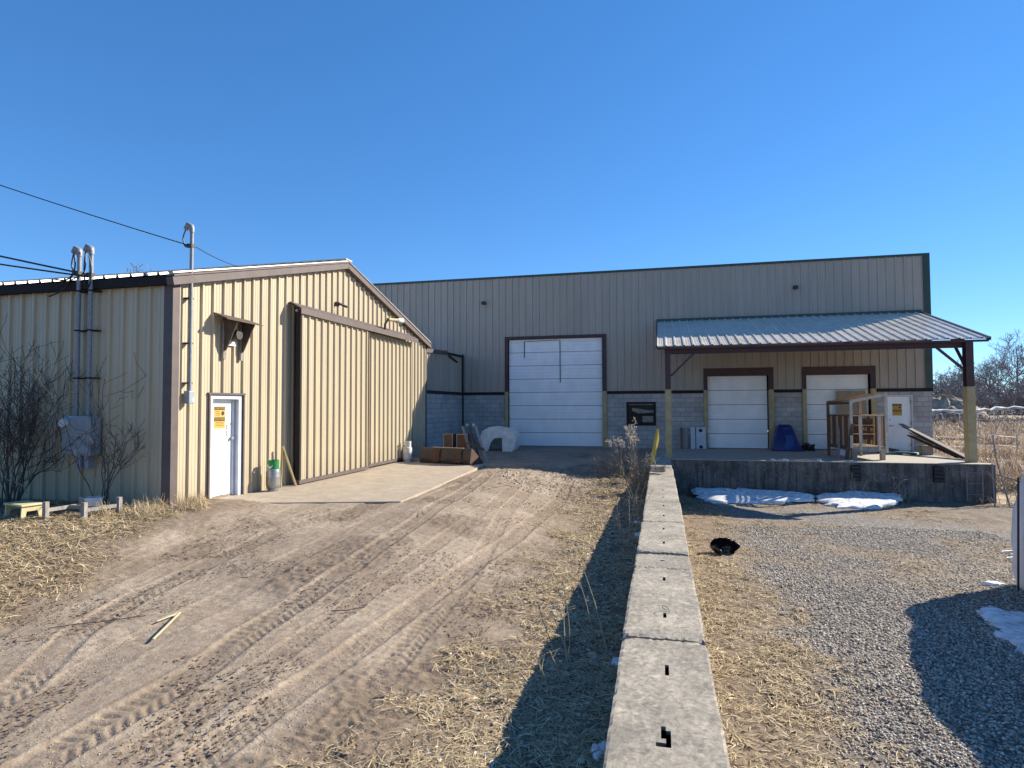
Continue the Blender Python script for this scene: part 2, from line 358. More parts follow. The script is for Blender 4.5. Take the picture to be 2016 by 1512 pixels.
def ground():
    xs = [-600,-300,-150,-80,-50,-35,-25,-20,-16,-14]; x = -13.
    while x < -7.5: xs.append(x); x += .05
    while x < 6.5: xs.append(x); x += .017
    while x < 12: xs.append(x); x += .06
    while x < 700: xs.append(x); x *= 1.06
    ys = [-600,-200,-60,-30,-15,-8,-4,-1,0,1,1.8]; y = 2.4
    while y < 30: ys.append(y); y += .0042*y
    while y < 900: ys.append(y); y *= 1.03
    X, Y = np.meshgrid(np.array(xs), np.array(ys)); Z, damp, straw, gr = relief(X, Y)
    ny, nx = X.shape
    verts = np.stack([X, Y, Z], -1).reshape(-1, 3)
    ii = (np.arange(ny-1)[:, None]*nx + np.arange(nx-1)[None]).reshape(-1)
    F = np.stack([ii, ii+1, ii+nx+1, ii+nx], -1)
    me = bpy.data.meshes.new('ground')
    me.vertices.add(len(verts)); me.vertices.foreach_set('co', verts.ravel())
    me.loops.add(F.size); me.loops.foreach_set('vertex_index', F.ravel().astype(np.int32))
    me.polygons.add(len(F)); me.polygons.foreach_set('loop_start', np.arange(0, F.size, 4, dtype=np.int32))
    me.polygons.foreach_set('use_smooth', np.ones(len(F), bool))
    me.update(calc_edges=True)
    field = ((X > 9.9) | (Y > 30)).astype(float)
    for nm, A in (('straw', straw), ('gravel', gr), ('damp', damp), ('field', field)):
        at = me.attributes.new(nm, 'FLOAT', 'POINT'); at.data.foreach_set('value', A.ravel().astype(np.float32))
    m, t, b = nodes('yard_ground'); v = pos(t)
    def at(n): a = N(t, 'ShaderNodeAttribute'); a.attribute_name = n; return a.outputs['Fac']
    n1 = noise(t, v, .9, 6, .6); n2 = noise(t, v, 13, 8, .7); n3 = noise(t, v, 70, 6, .75)
    dirt = ramp(t, n1, [(.32, (.27,.21,.155)), (.68, (.44,.36,.275))])
    dirt = mixc(t, ramp(t, n2, [(.36, (.8,.8,.8)), (.62, (0,0,0))]), dirt, (.20,.150,.110))
    dirt = mixc(t, ramp(t, n3, [(.58, (0,0,0)), (.70, (.8,.8,.8))]), dirt, (.46,.385,.31))
    dirt = mixc(t, at('damp'), dirt, mixc(t, .6, dirt, (.135,.095,.068)))
    st = ramp(t, n2, [(.32, (.055,.038,.026)), (.52, (.155,.108,.068)), (.72, (.33,.25,.16))])
    st = mixc(t, ramp(t, n3, [(.45, (0,0,0)), (.62, (.6,.6,.6))]), st, (.12,.085,.055))
    pw = N(t, 'ShaderNodeMath', operation='POWER'); t.links.new(at('straw'), pw.inputs[0]); pw.inputs[1].default_value = .55
    col = mixc(t, pw.outputs[0], dirt, st)
    vo = N(t, 'ShaderNodeTexVoronoi'); vo.inputs['Scale'].default_value = 42; t.links.new(v, vo.inputs['Vector'])
    gv = ramp(t, vo.outputs['Color'], [(.15, (.12,.105,.09)), (.5, (.22,.195,.17)), (.85, (.44,.40,.36))])
    gv = mixc(t, ramp(t, vo.outputs['Distance'], [(.45, (0,0,0)), (.75, (.8,.8,.8))]), gv, (.08,.065,.05))
    col = mixc(t, at('gravel'), col, gv)
    fl = ramp(t, noise(t, v, 1.6, 8, .7), [(.34, (.14,.10,.075)), (.5, (.36,.275,.19)), (.66, (.55,.45,.33))])
    col = mixc(t, at('field'), col, fl)
    t.links.new(col, b.inputs['Base Color']); b.inputs['Roughness'].default_value = .95; b.inputs['Specular IOR Level'].default_value = .15
    n = bump(t, b, n2, .5, .02); n = bump(t, b, n3, .6, .006, n); bump(t, b, vo.outputs['Distance'], .25, .01, n)
    me.materials.append(m)
    o = bpy.data.objects.new('ground', me); COL.objects.link(o); o['kind'] = 'structure'
ground()

# ------------------------------------------------------------------ generic surfaces
def sheet(mb, O, U, V, Nn, u0, u1, zr, breaks=(), pitch=.305, off=0., rib=.045, minor=.005):
    """ribbed metal: ribs run along V.  zr(u) -> list of (v0,v1)"""
    O = Vector(O); U = Vector(U); V = Vector(V); Nn = Vector(Nn)
    pts = []; k = math.floor((u0-off)/pitch)-1
    while off+k*pitch < u1+pitch:
        c = off+k*pitch
        for du, h in ((-.036,0),(-.022,rib),(.022,rib),(.036,0),(.095,0),(.103,minor),(.118,minor),(.126,0),(.179,0),(.187,minor),(.202,minor),(.210,0)):
            pts.append((c+du, h))
        k += 1
    def H(u):
        for (a, ha), (b, hb) in zip(pts, pts[1:]):
            if a <= u <= b: return ha + (hb-ha)*((u-a)/(b-a) if b > a else 0)
        return 0
    us = sorted(set([u0, u1] + [p[0] for p in pts if u0 < p[0] < u1] + [b for b in breaks if u0 < b < u1]))
    for a, b in zip(us, us[1:]):
        if b-a < 1e-5: continue
        ha, hb = H(a), H(b); e = (b-a)*.01
        for (va0, va1), (vb0, vb1) in zip(zr(a+e), zr(b-e)):
            P = [O+U*a+V*va0+Nn*ha, O+U*b+V*vb0+Nn*hb, O+U*b+V*vb1+Nn*hb, O+U*a+V*va1+Nn*ha]
            mb.add(P, [(0,1,2,3)])
def wallcells(mb, place, u0, u1, z0, z1, t, holes):
    """solid wall of thickness t with rectangular holes; place(u,d,z)->xyz (d = depth into the wall)"""
    us = sorted({u0, u1, *[h[0] for h in holes], *[h[1] for h in holes]}); zs = sorted({z0, z1, *[h[2] for h in holes], *[h[3] for h in holes]})
    us = [u for u in us if u0 <= u <= u1]; zs = [z for z in zs if z0 <= z <= z1]
    for a, b in zip(us, us[1:]):
        for c, d in zip(zs, zs[1:]):
            um, zm = (a+b)/2, (c+d)/2
            if any(h[0] < um < h[1] and h[2] < zm < h[3] for h in holes): continue
            P = [place(u, w, z) for z in (c, d) for (u, w) in ((a,0),(b,0),(b,t),(a,t))]
            mb.add(P, [(0,3,2,1),(4,5,6,7),(0,1,5,4),(1,2,6,5),(2,3,7,6),(3,0,4,7)])
def textmesh(mb, s, size, place, depth=.003):
    cu = bpy.data.curves.new('t', 'FONT'); cu.body = s; cu.size = size; cu.align_x = 'CENTER'; cu.align_y = 'CENTER'; cu.extrude = depth/2; cu.resolution_u = 2
    o = bpy.data.objects.new('t', cu); COL.objects.link(o)
    dg = bpy.context.evaluated_depsgraph_get(); me = o.evaluated_get(dg).to_mesh()
    mb.add([place(v.co.x, v.co.y, v.co.z) for v in me.vertices], [tuple(p.vertices) for p in me.polygons])
    bpy.data.objects.remove(o); bpy.data.curves.remove(cu)

# ================================================================== SETTING: slab
sx = MB()
poly = [(-8.74,10.25),(-7.9,10.42),(-5.0,11.25),(-5.15,14.0),(-5.5,18.9),(-8.74,19.3)]
sx.prism(poly, 'z', -2.15, -1.875)
o = sx.build('concrete_pad', M_SLAB, bevel=.012); o['kind'] = 'structure'

# ================================================================== LEFT WORKSHOP (gable end faces east)
LX = -8.73; Y1, Y2 = 9.42, 21.9; YR = (Y1+Y2)/2; ZE, ZP = 2.36, 4.0
def gtop(y): return ZE + (ZP-ZE)*(1-abs(y-YR)/((Y2-Y1)/2))
ws = thing('metal_workshop', (LX-6, YR, -1.9), 'tan metal clad workshop with brown trim, shallow gable and large sliding door', 'building')
mb = MB(); dh = (10.37, 11.38, -3, .26)
def zr(y):
    if dh[0] < y < dh[1]: return [(dh[3], gtop(y))]
    return [(-2.15, gtop(y))]
sheet(mb, (LX,0,0), (0,1,0), (0,0,1), (1,0,0), Y1, Y2, zr, (dh[0], dh[1], YR), off=.085)
mb.build('east_wall_siding', M_TAN, ws, fix=False)
mb = MB()
sheet(mb, (0,Y1,0), (1,0,0), (0,0,1), (0,-1,0), -28, LX, lambda u: [(-2.15, 2.34)], off=-.06)
mb.build('south_wall_siding', M_TAN, ws, fix=False)
mb = MB()   # solid body behind the sheets, with the door opening left free
mb.prism([(Y1+.02,-2.2),(dh[0],-2.2),(dh[0],gtop(dh[0])-.05),(Y1+.02,ZE-.05)], 'x', -28, LX-.01)
mb.prism([(dh[1],-2.2),(Y2-.02,-2.2),(Y2-.02,ZE-.05),(YR,ZP-.05),(dh[1],gtop(dh[1])-.05)], 'x', -28, LX-.01)
mb.prism([(dh[0],.30),(dh[1],.30),(dh[1],gtop(dh[1])-.05),(dh[0],gtop(dh[0])-.05)], 'x', -28, LX-.01)
mb.box(-28, LX-.35, dh[0], dh[1], -2.2, .30)
mb.build('wall_body', M_TRIMD, ws)
# roof
sl_ = (ZP-ZE)/(YR-Y1); ln = math.sqrt(1+sl_*sl_)
mb = MB()
for sgn in (1, -1):
    ye = Y1-.16 if sgn > 0 else Y2+.16
    O = Vector((0, ye, ZE-.16*sl_+.10)); V = Vector((0, sgn, sl_))/ln; Nn = Vector((0, -sgn*sl_, 1))/ln
    L_ = (YR-Y1+.16)*ln
    sheet(mb, O, (1,0,0), V, Nn, -28.1, LX+.16, lambda u: [(0, L_)], off=-.06)
    O2 = O-Nn*.03
    mb.add([O2+Vector((-28.1,0,0)), O2+Vector((LX+.15,0,0)), O2+V*L_+Vector((LX+.15,0,0)), O2+V*L_+Vector((-28.1,0,0))], [(0,1,2,3)])
mb.bar((-28.1, YR, ZP+.155), (LX+.17, YR, ZP+.155), .36, .03)
mb.build('roof', M_ROOF, ws, fix=False)
mb = MB()   # rake trim on the gable and eave trim
for a, b in (((LX+.09, Y1-.17, ZE-.07), (LX+.09, YR, ZP-.01)), ((LX+.09, YR, ZP-.01), (LX+.09, Y2+.17, ZE-.07))):
    mb.bar(a, b, .15, .145); 
    a2 = (a[0]+.01, a[1], a[2]+.105); b2 = (b[0]+.01, b[1], b[2]+.105); mb.bar(a2, b2, .165, .035)
mb.build('rake_trim', M_TRIM, ws)
mb = MB(); mb.box(-28, LX+.0, Y1-.15, Y1-.035, 2.24, 2.40); mb.build('eave_trim', M_TRIMD, ws)
mb = MB(); mb.prism([(LX-.15,Y1-.045),(LX+.045,Y1-.045),(LX+.05,Y1+.12),(LX+.031,Y1+.12),(LX+.031,Y1-.031),(LX-.15,Y1-.031)], 'z', -2.1, 2.28)
mb.build('corner_trim', M_TRIM, ws)
mb = MB(); mb.box(LX+.0, LX+.045, Y2-.12, Y2+.03, -2.1, 2.27); mb.build('corner_trim', M_TRIM, ws)
# personnel door
dr = MB().box(LX-.16, LX-.115, 10.49, 11.25, -1.86, .15).build('door', M_WDOOR, ws, bevel=.004)
mb = MB(); x0, x1 = LX-.2, LX+.012
for (a, b, c, d) in ((10.385,10.485,-1.9,.245),(11.255,11.365,-1.9,.245),(10.485,11.255,.155,.245)): mb.box(x0, x1, a, b, c, d)
mb.box(LX-.12, LX-.07, 11.20, 11.255, -1.86, .155)
mb.build('door_frame', mat('grey_door_frame', (.52,.55,.60), (.45,.48,.53), 4, .5), ws, bevel=.004)
mb = MB().box(LX-.25, LX+.05, 10.38, 11.37, -1.93, -1.868); mb.build('door_sill', M_CONC, ws)
mb = MB().box(LX+.0, LX+.05, 10.33, 11.43, .247, .285); mb.box(LX, LX+.05, 10.345, 10.38, -1.9, .247); mb.box(LX, LX+.05, 11.37, 11.405, -1.9, .247); mb.build('door_trim', M_TRIM, ws)
mb = MB(); mb.tube([(LX-.115,11.16,-.66),(LX-.06,11.16,-.66)], .028, 12); mb.tube([(LX-.07,11.16,-.66),(LX-.05,11.16,-.66)], .036, 12); mb.build('door_handle', M_GALV, dr, smooth=40)
mb = MB(); mb.tube([(LX-.118,11.17,-.36),(LX-.10,11.17,-.36)], .016, 10); mb.build('door_bolt', M_GALV, dr, smooth=40)
mb = MB()
for z in (-.37,-.43,-.50,-.56): mb.tube([(LX-.114,11.04,z),(LX-.109,11.045,z-.05)], .008, 6)
mb.build('door_scar', M_RUST, dr)
# sliding doors with track
def slide(y0, y1, x, zt, zb, name, lab=None):
    mb = MB(); sheet(mb, (x,0,0), (0,1,0), (0,0,1), (1,0,0), y0, y1, lambda u: [(zb, zt)], off=y0+.05)
    p = mb.build('sliding_door', M_TAN, ws, fix=False)
    if lab: p['label'] = lab
    m2 = MB()
    m2.box(x-.09, x-.004, y0, y1, zb, zt)
    m2.build('door_core', M_TRIMD, p)
    m3 = MB(); MB().box(x-.10, x+.02, y0-.012, y0, zb-.02, zt).build('shaded_door_end', M_TRIMD, p); m3.box(x-.075, x+.034, y1, y1+.03, zb-.02, zt); m3.box(x-.075, x+.036, y0-.03, y1+.03, zb-.09, zb)  # south-facing end takes dark trim: its shade is put into the colour
    m3.build('door_edge_trim', M_TRIM, p)
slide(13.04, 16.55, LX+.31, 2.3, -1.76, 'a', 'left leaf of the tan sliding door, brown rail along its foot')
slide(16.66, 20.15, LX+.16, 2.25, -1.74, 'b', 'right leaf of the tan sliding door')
mb = MB(); mb.prism([(LX+.03,2.50),(LX+.09,2.53),(LX+.40,2.37),(LX+.40,2.23),(LX+.385,2.23),(LX+.385,2.36),(LX+.09,2.50),(LX+.03,2.47)], 'y', 12.95, 20.2)
mb.build('door_track_cover', M_TRIM, ws)
mb = MB(); mb.tube([(LX+.25,12.98,2.31),(LX+.25,20.15,2.31)], .035, 8); mb.build('door_track', M_GALV, ws, smooth=40)
# ---- signs
def caution(x, y, name, label, place, w=.36, h=.47, parent=None):
    root = thing(name, place(0, -h/2, 0), label, 'sign')
    mb = MB(); P = [place(u, v, d) for d in (0, .004) for (u, v) in ((-w/2,-h/2),(w/2,-h/2),(w/2,h/2),(-w/2,h/2))]
    mb.add(P, [(0,3,2,1),(4,5,6,7),(0,1,5,4),(1,2,6,5),(2,3,7,6),(3,0,4,7)]); mb.build('sign_plate', M_SIGN, root)
    mb = MB()
    def rect(u0, u1, v0, v1, d=.0065):
        P = [place(u, v, dd) for dd in (.0042, d) for (u, v) in ((u0,v0),(u1,v0),(u1,v1),(u0,v1))]
        mb.add(P, [(0,3,2,1),(4,5,6,7),(0,1,5,4),(1,2,6,5),(2,3,7,6),(3,0,4,7)])
    for v in (.155, -.035): rect(-w*.47, w*.47, v-.038, v+.038) if v < 0 else rect(-w*.47, w*.47, v, v+.07)
    for i in range(3): rect(-w*.38, w*.02, .115-i*.035, .125-i*.035)
    for i in range(3): rect(-w*.36, w*.36, -.105-i*.035, -.095-i*.035)
    pts = [(w*.27+.045*math.cos(a*math.pi/10), .085+.045*math.sin(a*math.pi/10)) for a in range(20)]
    n = len(pts); P = [place(u, v, .0042) for u, v in pts] + [place(u, v, .007) for u, v in pts]
    mb.add(P, [tuple(range(n))[::-1], tuple(range(n, 2*n))] + [(i, (i+1) % n, (i+1) % n+n, i+n) for i in range(n)])
    mb.build('sign_print', M_SIGNK, root)
    for v in (.19, -.035):
        mt = MB(); textmesh(mt, 'CAUTION', .062, lambda a, b, c: place(a, b+v, .0085+c)); mt.build('lettering', M_SIGN, root)
    return root
caution(0, 0, 'caution_sign', 'yellow caution sign on the white door of the tan workshop', lambda u, v, d: (LX-.114+d, 10.83+u, -.22+v), .33, .46)

# ================================================================== LARGE WAREHOUSE
NY = 27.2; XR = 10.36; XL = -22.; ZF = -1.85; ZT = 5.97
wh = thing('warehouse', (-2, NY+5, -1.9), 'large taupe metal clad warehouse with grey block base, dark eave line and white overhead doors', 'building')
BD = (-6.79, -2.5, ZF, 3.04); D1 = (1.93, 4.36, ZF, 1.22); D2 = (5.80, 8.17, ZF, 1.21); WDR = (8.71, 9.66, ZF, .36); WIN = (-1.46, -.21, -.88, .14)
D1h = (1.93, 4.36, ZF, 1.52); D2h = (5.80, 8.17, ZF, 1.52)
mb = MB()
def zr(x):
    for d in (BD, D1h, D2h):
        if d[0] < x < d[1]: return [(d[3], ZT-.08)]
    return [(.62, ZT-.08)]
sheet(mb, (0,NY,0), (1,0,0), (0,0,1), (0,-1,0), XL, XR-.1, zr, [v for d in (BD, D1h, D2h) for v in d[:2]], off=.02, pitch=.316)
mb.build('metal_siding', M_TAN2, wh, fix=False)
mb = MB(); place = lambda u, d, z: (u, NY+.02+d, z)
wallcells(mb, place, XL, XR-.02, .60, ZT-.1, .2, [BD, D1h, D2h]); mb.build('wall_core', M_TRIMD, wh)
mb = MB(); place = lambda u, d, z: (u, NY-.02+d, z)
wallcells(mb, place, -9.1, XR-.03, -2.6, .50, .26, [BD, D1, D2, WDR, WIN]); mb.build('block_wall', M_BLOCK, wh)
mb = MB()
for a, b in ((-9.1, BD[0]-.2), (BD[1]+.2, D1[0]-.13), (D1[1]+.2, D2[0]-.13), (D2[1]+.25, XR+.01)):
    MB().box(a, b, NY-.06, NY+.10, .50, .625).build('belt_trim', M_TRIMD, wh)
mb = MB(); mb.box(XL, XR+.02, NY-.06, NY+.2, ZT-.09, ZT); mb.build('eave_trim', M_GREEN, wh)
mb = MB(); mb.prism([(XR-.24,NY-.055),(XR+.02,NY-.055),(XR+.02,NY+.25),(XR-.0,NY+.25),(XR-.0,NY-.03),(XR-.24,NY-.03)], 'z', .505, ZT-.09); mb.build('corner_trim', M_GREEN, wh)
mb = MB()  # right side wall, back wall and roof
sheet(mb, (XR-.02,NY,0), (0,1,0), (0,0,1), (1,0,0), .25, 24, lambda u: [(.5, ZT+.0)], off=0); mb.build('side_wall_siding', M_TAN2, wh, fix=False)
mb = MB().box(XR-.26, XR-.04, NY+.24, NY+24, -3.2, .5); mb.box(XR-.26, XR-.04, NY+.24, NY+24, .5, ZT-.1); mb.build('side_block_wall', M_BLOCK, wh)
mb = MB().box(XL, XR-.05, NY+.19, NY+24, ZT-.08, ZT-.02); mb.build('roof', M_ROOF, wh)
mb = MB().box(XL, XR-.26, NY+23.8, NY+24, -2, ZT-.08); mb.box(XL, XL+.2, NY+.2, NY+23.8, -2, ZT-.08); mb.box(XL, -9.1, NY+.03, NY+.2, -2, .6); mb.build('rear_wall', M_TAN2, wh)
# big overhead door: eight sections
def overhead(x0, x1, z0, z1, n, fine, name_label=None):
    mb = MB(); h = (z1-z0)/n
    for i in range(n):
        za, zb = z0+i*h+.011, z0+(i+1)*h-.011
        mb.box(x0, x1, NY+.10, NY+.129, za, zb)
        for k in range(1, fine):
            zz = za+(zb-za)*k/fine; mb.prism([(NY+.101,zz-.02),(NY+.089,zz),(NY+.101,zz+.012)], 'x', x0+.02, x1-.02)
    p = mb.build('overhead_door', M_WDOOR, wh)
    MB().box(x0, x1, NY+.13, NY+.14, z0, z1).build('door_seam', M_TRIM, p)
    if name_label: p['label'] = name_label
    return p
od = overhead(BD[0]+.02, BD[1]-.02, ZF+.02, BD[3]-.01, 8, 4, 'tallest white overhead door, eight panels high')
mb = MB()
for x, l in ((-6.05, .75), (-4.4, 1.9)): mb.tube([(x, NY+.075, 2.93), (x+.005, NY+.075, 2.93-l)], .018, 6)
mb.tube([(-6.05, NY+.08, 2.93), (-4.4, NY+.08, 2.96)], .012, 6); mb.build('door_rope', M_BLACK, od)
overhead(D1[0]+.02, D1[1]-.05, ZF+.02, D1[3], 5, 5, 'white dock door nearer the block retaining wall')
overhead(D2[0]+.02, D2[1]-.05, ZF+.02, D2[3], 5, 5, 'white dock door behind the timber frame')
def doorsur(d, zj, head, name):
    mb = MB()
    mb.box(d[0]-.15, d[0], NY-.07, NY+.16, .63, zj+head); mb.box(d[1], d[1]+.19, NY-.07, NY+.16, .63, zj+head)
    mb.box(d[0], d[1], NY-.07, NY+.16, zj, zj+head-.002)
    mb.build('door_surround', M_MAROON, wh)
    for a, b in ((d[0]-.155, d[0]), (d[1], d[1]+.195)):
        MB().box(a, b, NY-.09, NY+.16, ZF-.03, .629).build('door_jamb', M_YELL, wh, bevel=.01)
doorsur(BD, BD[3], .12, ''); doorsur(D1, D1[3], .33, ''); doorsur(D2, D2[3], .33, '')
# white personnel door
wd = MB().box(WDR[0]+.06, WDR[1]-.06, NY+.03, NY+.08, ZF+.01, WDR[3]-.06).build('door', M_WDOOR, wh, bevel=.004)
mb = MB(); 
for a, b, c, d in ((WDR[0], WDR[0]+.055, ZF, WDR[3]), (WDR[1]-.055, WDR[1], ZF, WDR[3]), (WDR[0]+.055, WDR[1]-.055, WDR[3]-.055, WDR[3])): mb.box(a, b, NY-.035, NY+.1, c, d)
mb.build('door_frame', mat('pale_frame', (.55,.57,.60), None, 4, .5), wh)
mb = MB(); mb.tube([(WDR[0]+.14,NY+.03,-.86),(WDR[0]+.14,NY-.03,-.86)], .025, 10); mb.tube([(WDR[0]+.12,NY-.03,-.86),(WDR[0]+.25,NY-.03,-.86)], .012, 8); 
MB().tube([(WDR[0]+.14,NY+.03,-.62),(WDR[0]+.14,NY+.0,-.62)], .022, 10).build('door_bolt', M_GALV, wd, smooth=40)
mb.build('door_handle', M_GALV, wd, smooth=40)
for z in (.1, -.75, -1.6): MB().box(WDR[1]-.075, WDR[1]-.05, NY-.045, NY+.03, z-.06, z+.06).build('door_hinge', M_GALV, wd)
caution(0, 0, 'caution_sign', 'yellow caution sign on the white dock door at the right end of the warehouse', lambda u, v, d: (9.12+u, NY+.026-d, -.22+v), .34, .47)
# window
wn = MB()
x0, x1, z0, z1 = WIN
for a, b, c, d in ((x0,x1,z1-.07,z1),(x0,x1,z0,z0+.08),(x0,x0+.07,z0+.08,z1-.07),(x1-.07,x1,z0+.08,z1-.07)): wn.box(a, b, NY-.05, NY+.12, c, d)
wn.box(x0+.07, x1-.07, NY+.0, NY+.06, -.435, -.375); wn.box(-.86, -.81, NY+.0, NY+.06, z0+.08, -.435)
wn = wn.build('window', M_TRIMD, wh)
MB().box(x0+.07, x1-.07, NY+.07, NY+.08, z0+.08, z1-.07).build('pane', M_GLASSD, wn)
mb = MB(); mb.box(x0+.09, x1-.09, NY+.05, NY+.065, .01, .05); mb.box(-.8, -.32, NY+.055, NY+.068, -.74, -.47)
mb.prism([(x0+.22,-.12),(x0+.6,-.16),(x0+.85,-.22),(x1-.1,-.22),(x1-.1,-.33),(x0+.5,-.36),(x0+.25,-.25)], 'y', NY+.055, NY+.066)
mb.build('curtain', mat('faded_curtain', (.30,.28,.25), (.18,.17,.15), 6, .8), wn)
# downspout and small conduit
mb = MB(); mb.box(-8.97, -8.92, NY-.12, NY-.07, -1.9, 2.4); mb.build('downspout', M_TRIMD, wh)

# ================================================================== LINK between the two buildings
lk = thing('link_passage', (-9.3, 24.5, -1.9), 'short low passage wall with tan siding over blue grey blocks, between workshop and warehouse', 'building')
CX = -9.02
mb = MB(); sheet(mb, (CX,0,0), (0,1,0), (0,0,1), (1,0,0), 21.95, NY-.1, lambda u: [(.62, 2.12+ (u-21.9)*.05)], off=.1); mb.build('metal_siding', M_TAN2, lk, fix=False)
mb = MB().box(CX-.2, CX-.005, 21.95, NY-.03, .62, 2.1); mb.build('wall_core', M_TRIMD, lk)
mb = MB().box(CX-.2, CX+.02, 21.95, NY-.02, -2.4, .5); mb.build('block_wall', M_BLOCK, lk)
mb = MB().box(CX-.1, CX+.06, 21.93, NY-.07, .5, .625); mb.build('belt_trim', M_TRIMD, lk)
mb = MB(); mb.bar((CX+.02, 21.93, 2.16), (CX+.02, 24.9, 2.30), .16, .15); mb.build('roof_trim', M_TRIM, lk)
mb = MB(); mb.bar((CX+.02, 24.9, 2.28), (CX+.02, NY-.1, 2.30), .14, .09); mb.bar((CX+.05, 25.2, 2.18), (CX+.05, NY-.9, 1.98), .1, .05); mb.build('gutter', M_TRIMD, lk)
mb = MB().add([(CX-6,21.93,2.14),(CX,21.93,2.14),(CX,NY,2.32),(CX-6,NY,2.32),(CX-6,21.93,2.10),(CX,21.93,2.10),(CX,NY,2.28),(CX-6,NY,2.28)], [(0,1,2,3),(7,6,5,4),(0,4,5,1),(1,5,6,2),(2,6,7,3),(3,7,4,0)]); mb.build('roof', M_ROOF, lk)
# ================================================================== DOCK
dk = thing('loading_dock', (4.8, 24.3, -3.1), 'raised concrete loading dock with stained front face under the canopy', 'loading dock')
mb = MB()
wallcells(mb, lambda u, d, z: (u, 21.5+d, z), -.2, 9.82, -3.4, -1.852, .35, [(5.83,6.12,-2.42,-1.93),(8.14,8.42,-2.42,-1.93)])
mb.box(9.5, 9.82, 21.85, NY-.03, -3.4, -1.852)
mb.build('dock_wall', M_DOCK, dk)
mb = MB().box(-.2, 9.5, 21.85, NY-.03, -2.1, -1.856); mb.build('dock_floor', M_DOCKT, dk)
mb = MB().box(-.2, 9.84, 21.46, 21.88, -1.852, -1.83); mb.box(5.9, 9.5, 21.88, 26.9, -1.853, -1.84); mb.build('floor_edge', M_DOCKT, dk)
for a in (5.83, 8.14):
    mb = MB()
    for k in range(4): mb.box(a+.005, a+.285, 21.40, 21.6, -2.41+k*.12, -2.30+k*.12)
    mb.box(a-.03, a+.315, 21.44, 21.47, -2.25, -2.22)
    mb.build('dock_bumper', M_BLACK, dk, bevel=.01)
# ================================================================== CANOPY
cn = thing('loading_canopy', (4.8, 24.3, -1.85), 'open canopy with pale ribbed metal roof on maroon steel frame over the loading dock', 'canopy')
EY = 22.02; ez = 2.06; lz = 3.62
V = Vector((0, NY-.04-EY, lz-ez)); L_ = V.length; V.normalize(); Nn = Vector((0, -V.z, V.y))
mb = MB(); sheet(mb, (0,EY,ez), (1,0,0), V, Nn, -.12, 10.0, lambda u: [(0, L_)], off=.2, pitch=.31, rib=.035)
O = Vector((0,EY,ez))-Nn*.02; mb.add([O+Vector((-.1,0,0)), O+Vector((9.98,0,0)), O+V*L_+Vector((9.98,0,0)), O+V*L_+Vector((-.1,0,0))], [(0,1,2,3)])
mb.build('roof_sheet', M_ROOF, cn, fix=False)
mb = MB(); 
for x in (-.12, 10.02): mb.bar(Vector((x,EY-.02,ez-.02)), Vector((x,NY-.05,lz-.02)), .05, .11)
mb.box(-.14, 10.03, NY-.09, NY-.06, lz-.02, lz+.10)
mb.build('roof_edge_trim', M_GREEN, cn)
mb = MB(); mb.box(.15, 9.62, 22.20, 22.32, 1.79, 1.805); mb.box(.15, 9.62, 22.20, 22.32, 2.01, 2.025); mb.box(.15, 9.62, 22.25, 22.27, 1.805, 2.01); mb.box(-.1, 10.0, 22.04, 22.16, 1.955, 2.02)
mb.build('front_beam', M_MAROON, cn)
for x in (.26, 3.2, 6.2, 9.48):
    MB().bar((x, 22.3, 1.93), (x, NY-.08, 3.44), .1, .16).build('rafter', M_MAROON, cn)
for k, y in enumerate((23.3, 24.6, 25.9)):
    z = ez+(y-EY)*V.z/V.y-.07; MB().box(-.1, 9.98, y-.04, y+.04, z-.05, z+.02).build('purlin', M_MAROON, cn)
for x in (.255, 9.48):
    w = .095 if x < 1 else .105
    mb = MB(); mb.box(x-w, x+w, 22.07, 22.10, .55, 1.79 if x < 1 else 1.95); mb.box(x-w, x+w, 22.30, 22.33, .55, 1.79); mb.box(x-.03, x+.03, 22.10, 22.30, .55, 1.79)
    mb.build('post', M_MAROON, cn)
    MB().box(x-w-.012, x+w+.012, 22.05, 22.35, -1.84, .55).build('post_sleeve', M_YELL, cn, bevel=.012)
mb = MB(); mb.bar((.36, 22.2, 1.02), (1.14, 22.2, 1.80), .07, .07); mb.build('brace', M_MAROON, cn)
mb = MB(); mb.bar((9.35, 22.2, 1.10), (8.62, 22.2, 1.80), .07, .07); mb.build('brace', M_MAROON, cn)
mb = MB(); mb.bar((9.44, 22.35, 1.25), (9.44, 23.05, 2.0), .07, .07); mb.build('brace', M_MAROON, cn)
mb = MB(); mb.bar((.30, 22.35, 1.25), (.30, 23.05, 2.0), .07, .07); mb.build('brace', M_MAROON, cn)

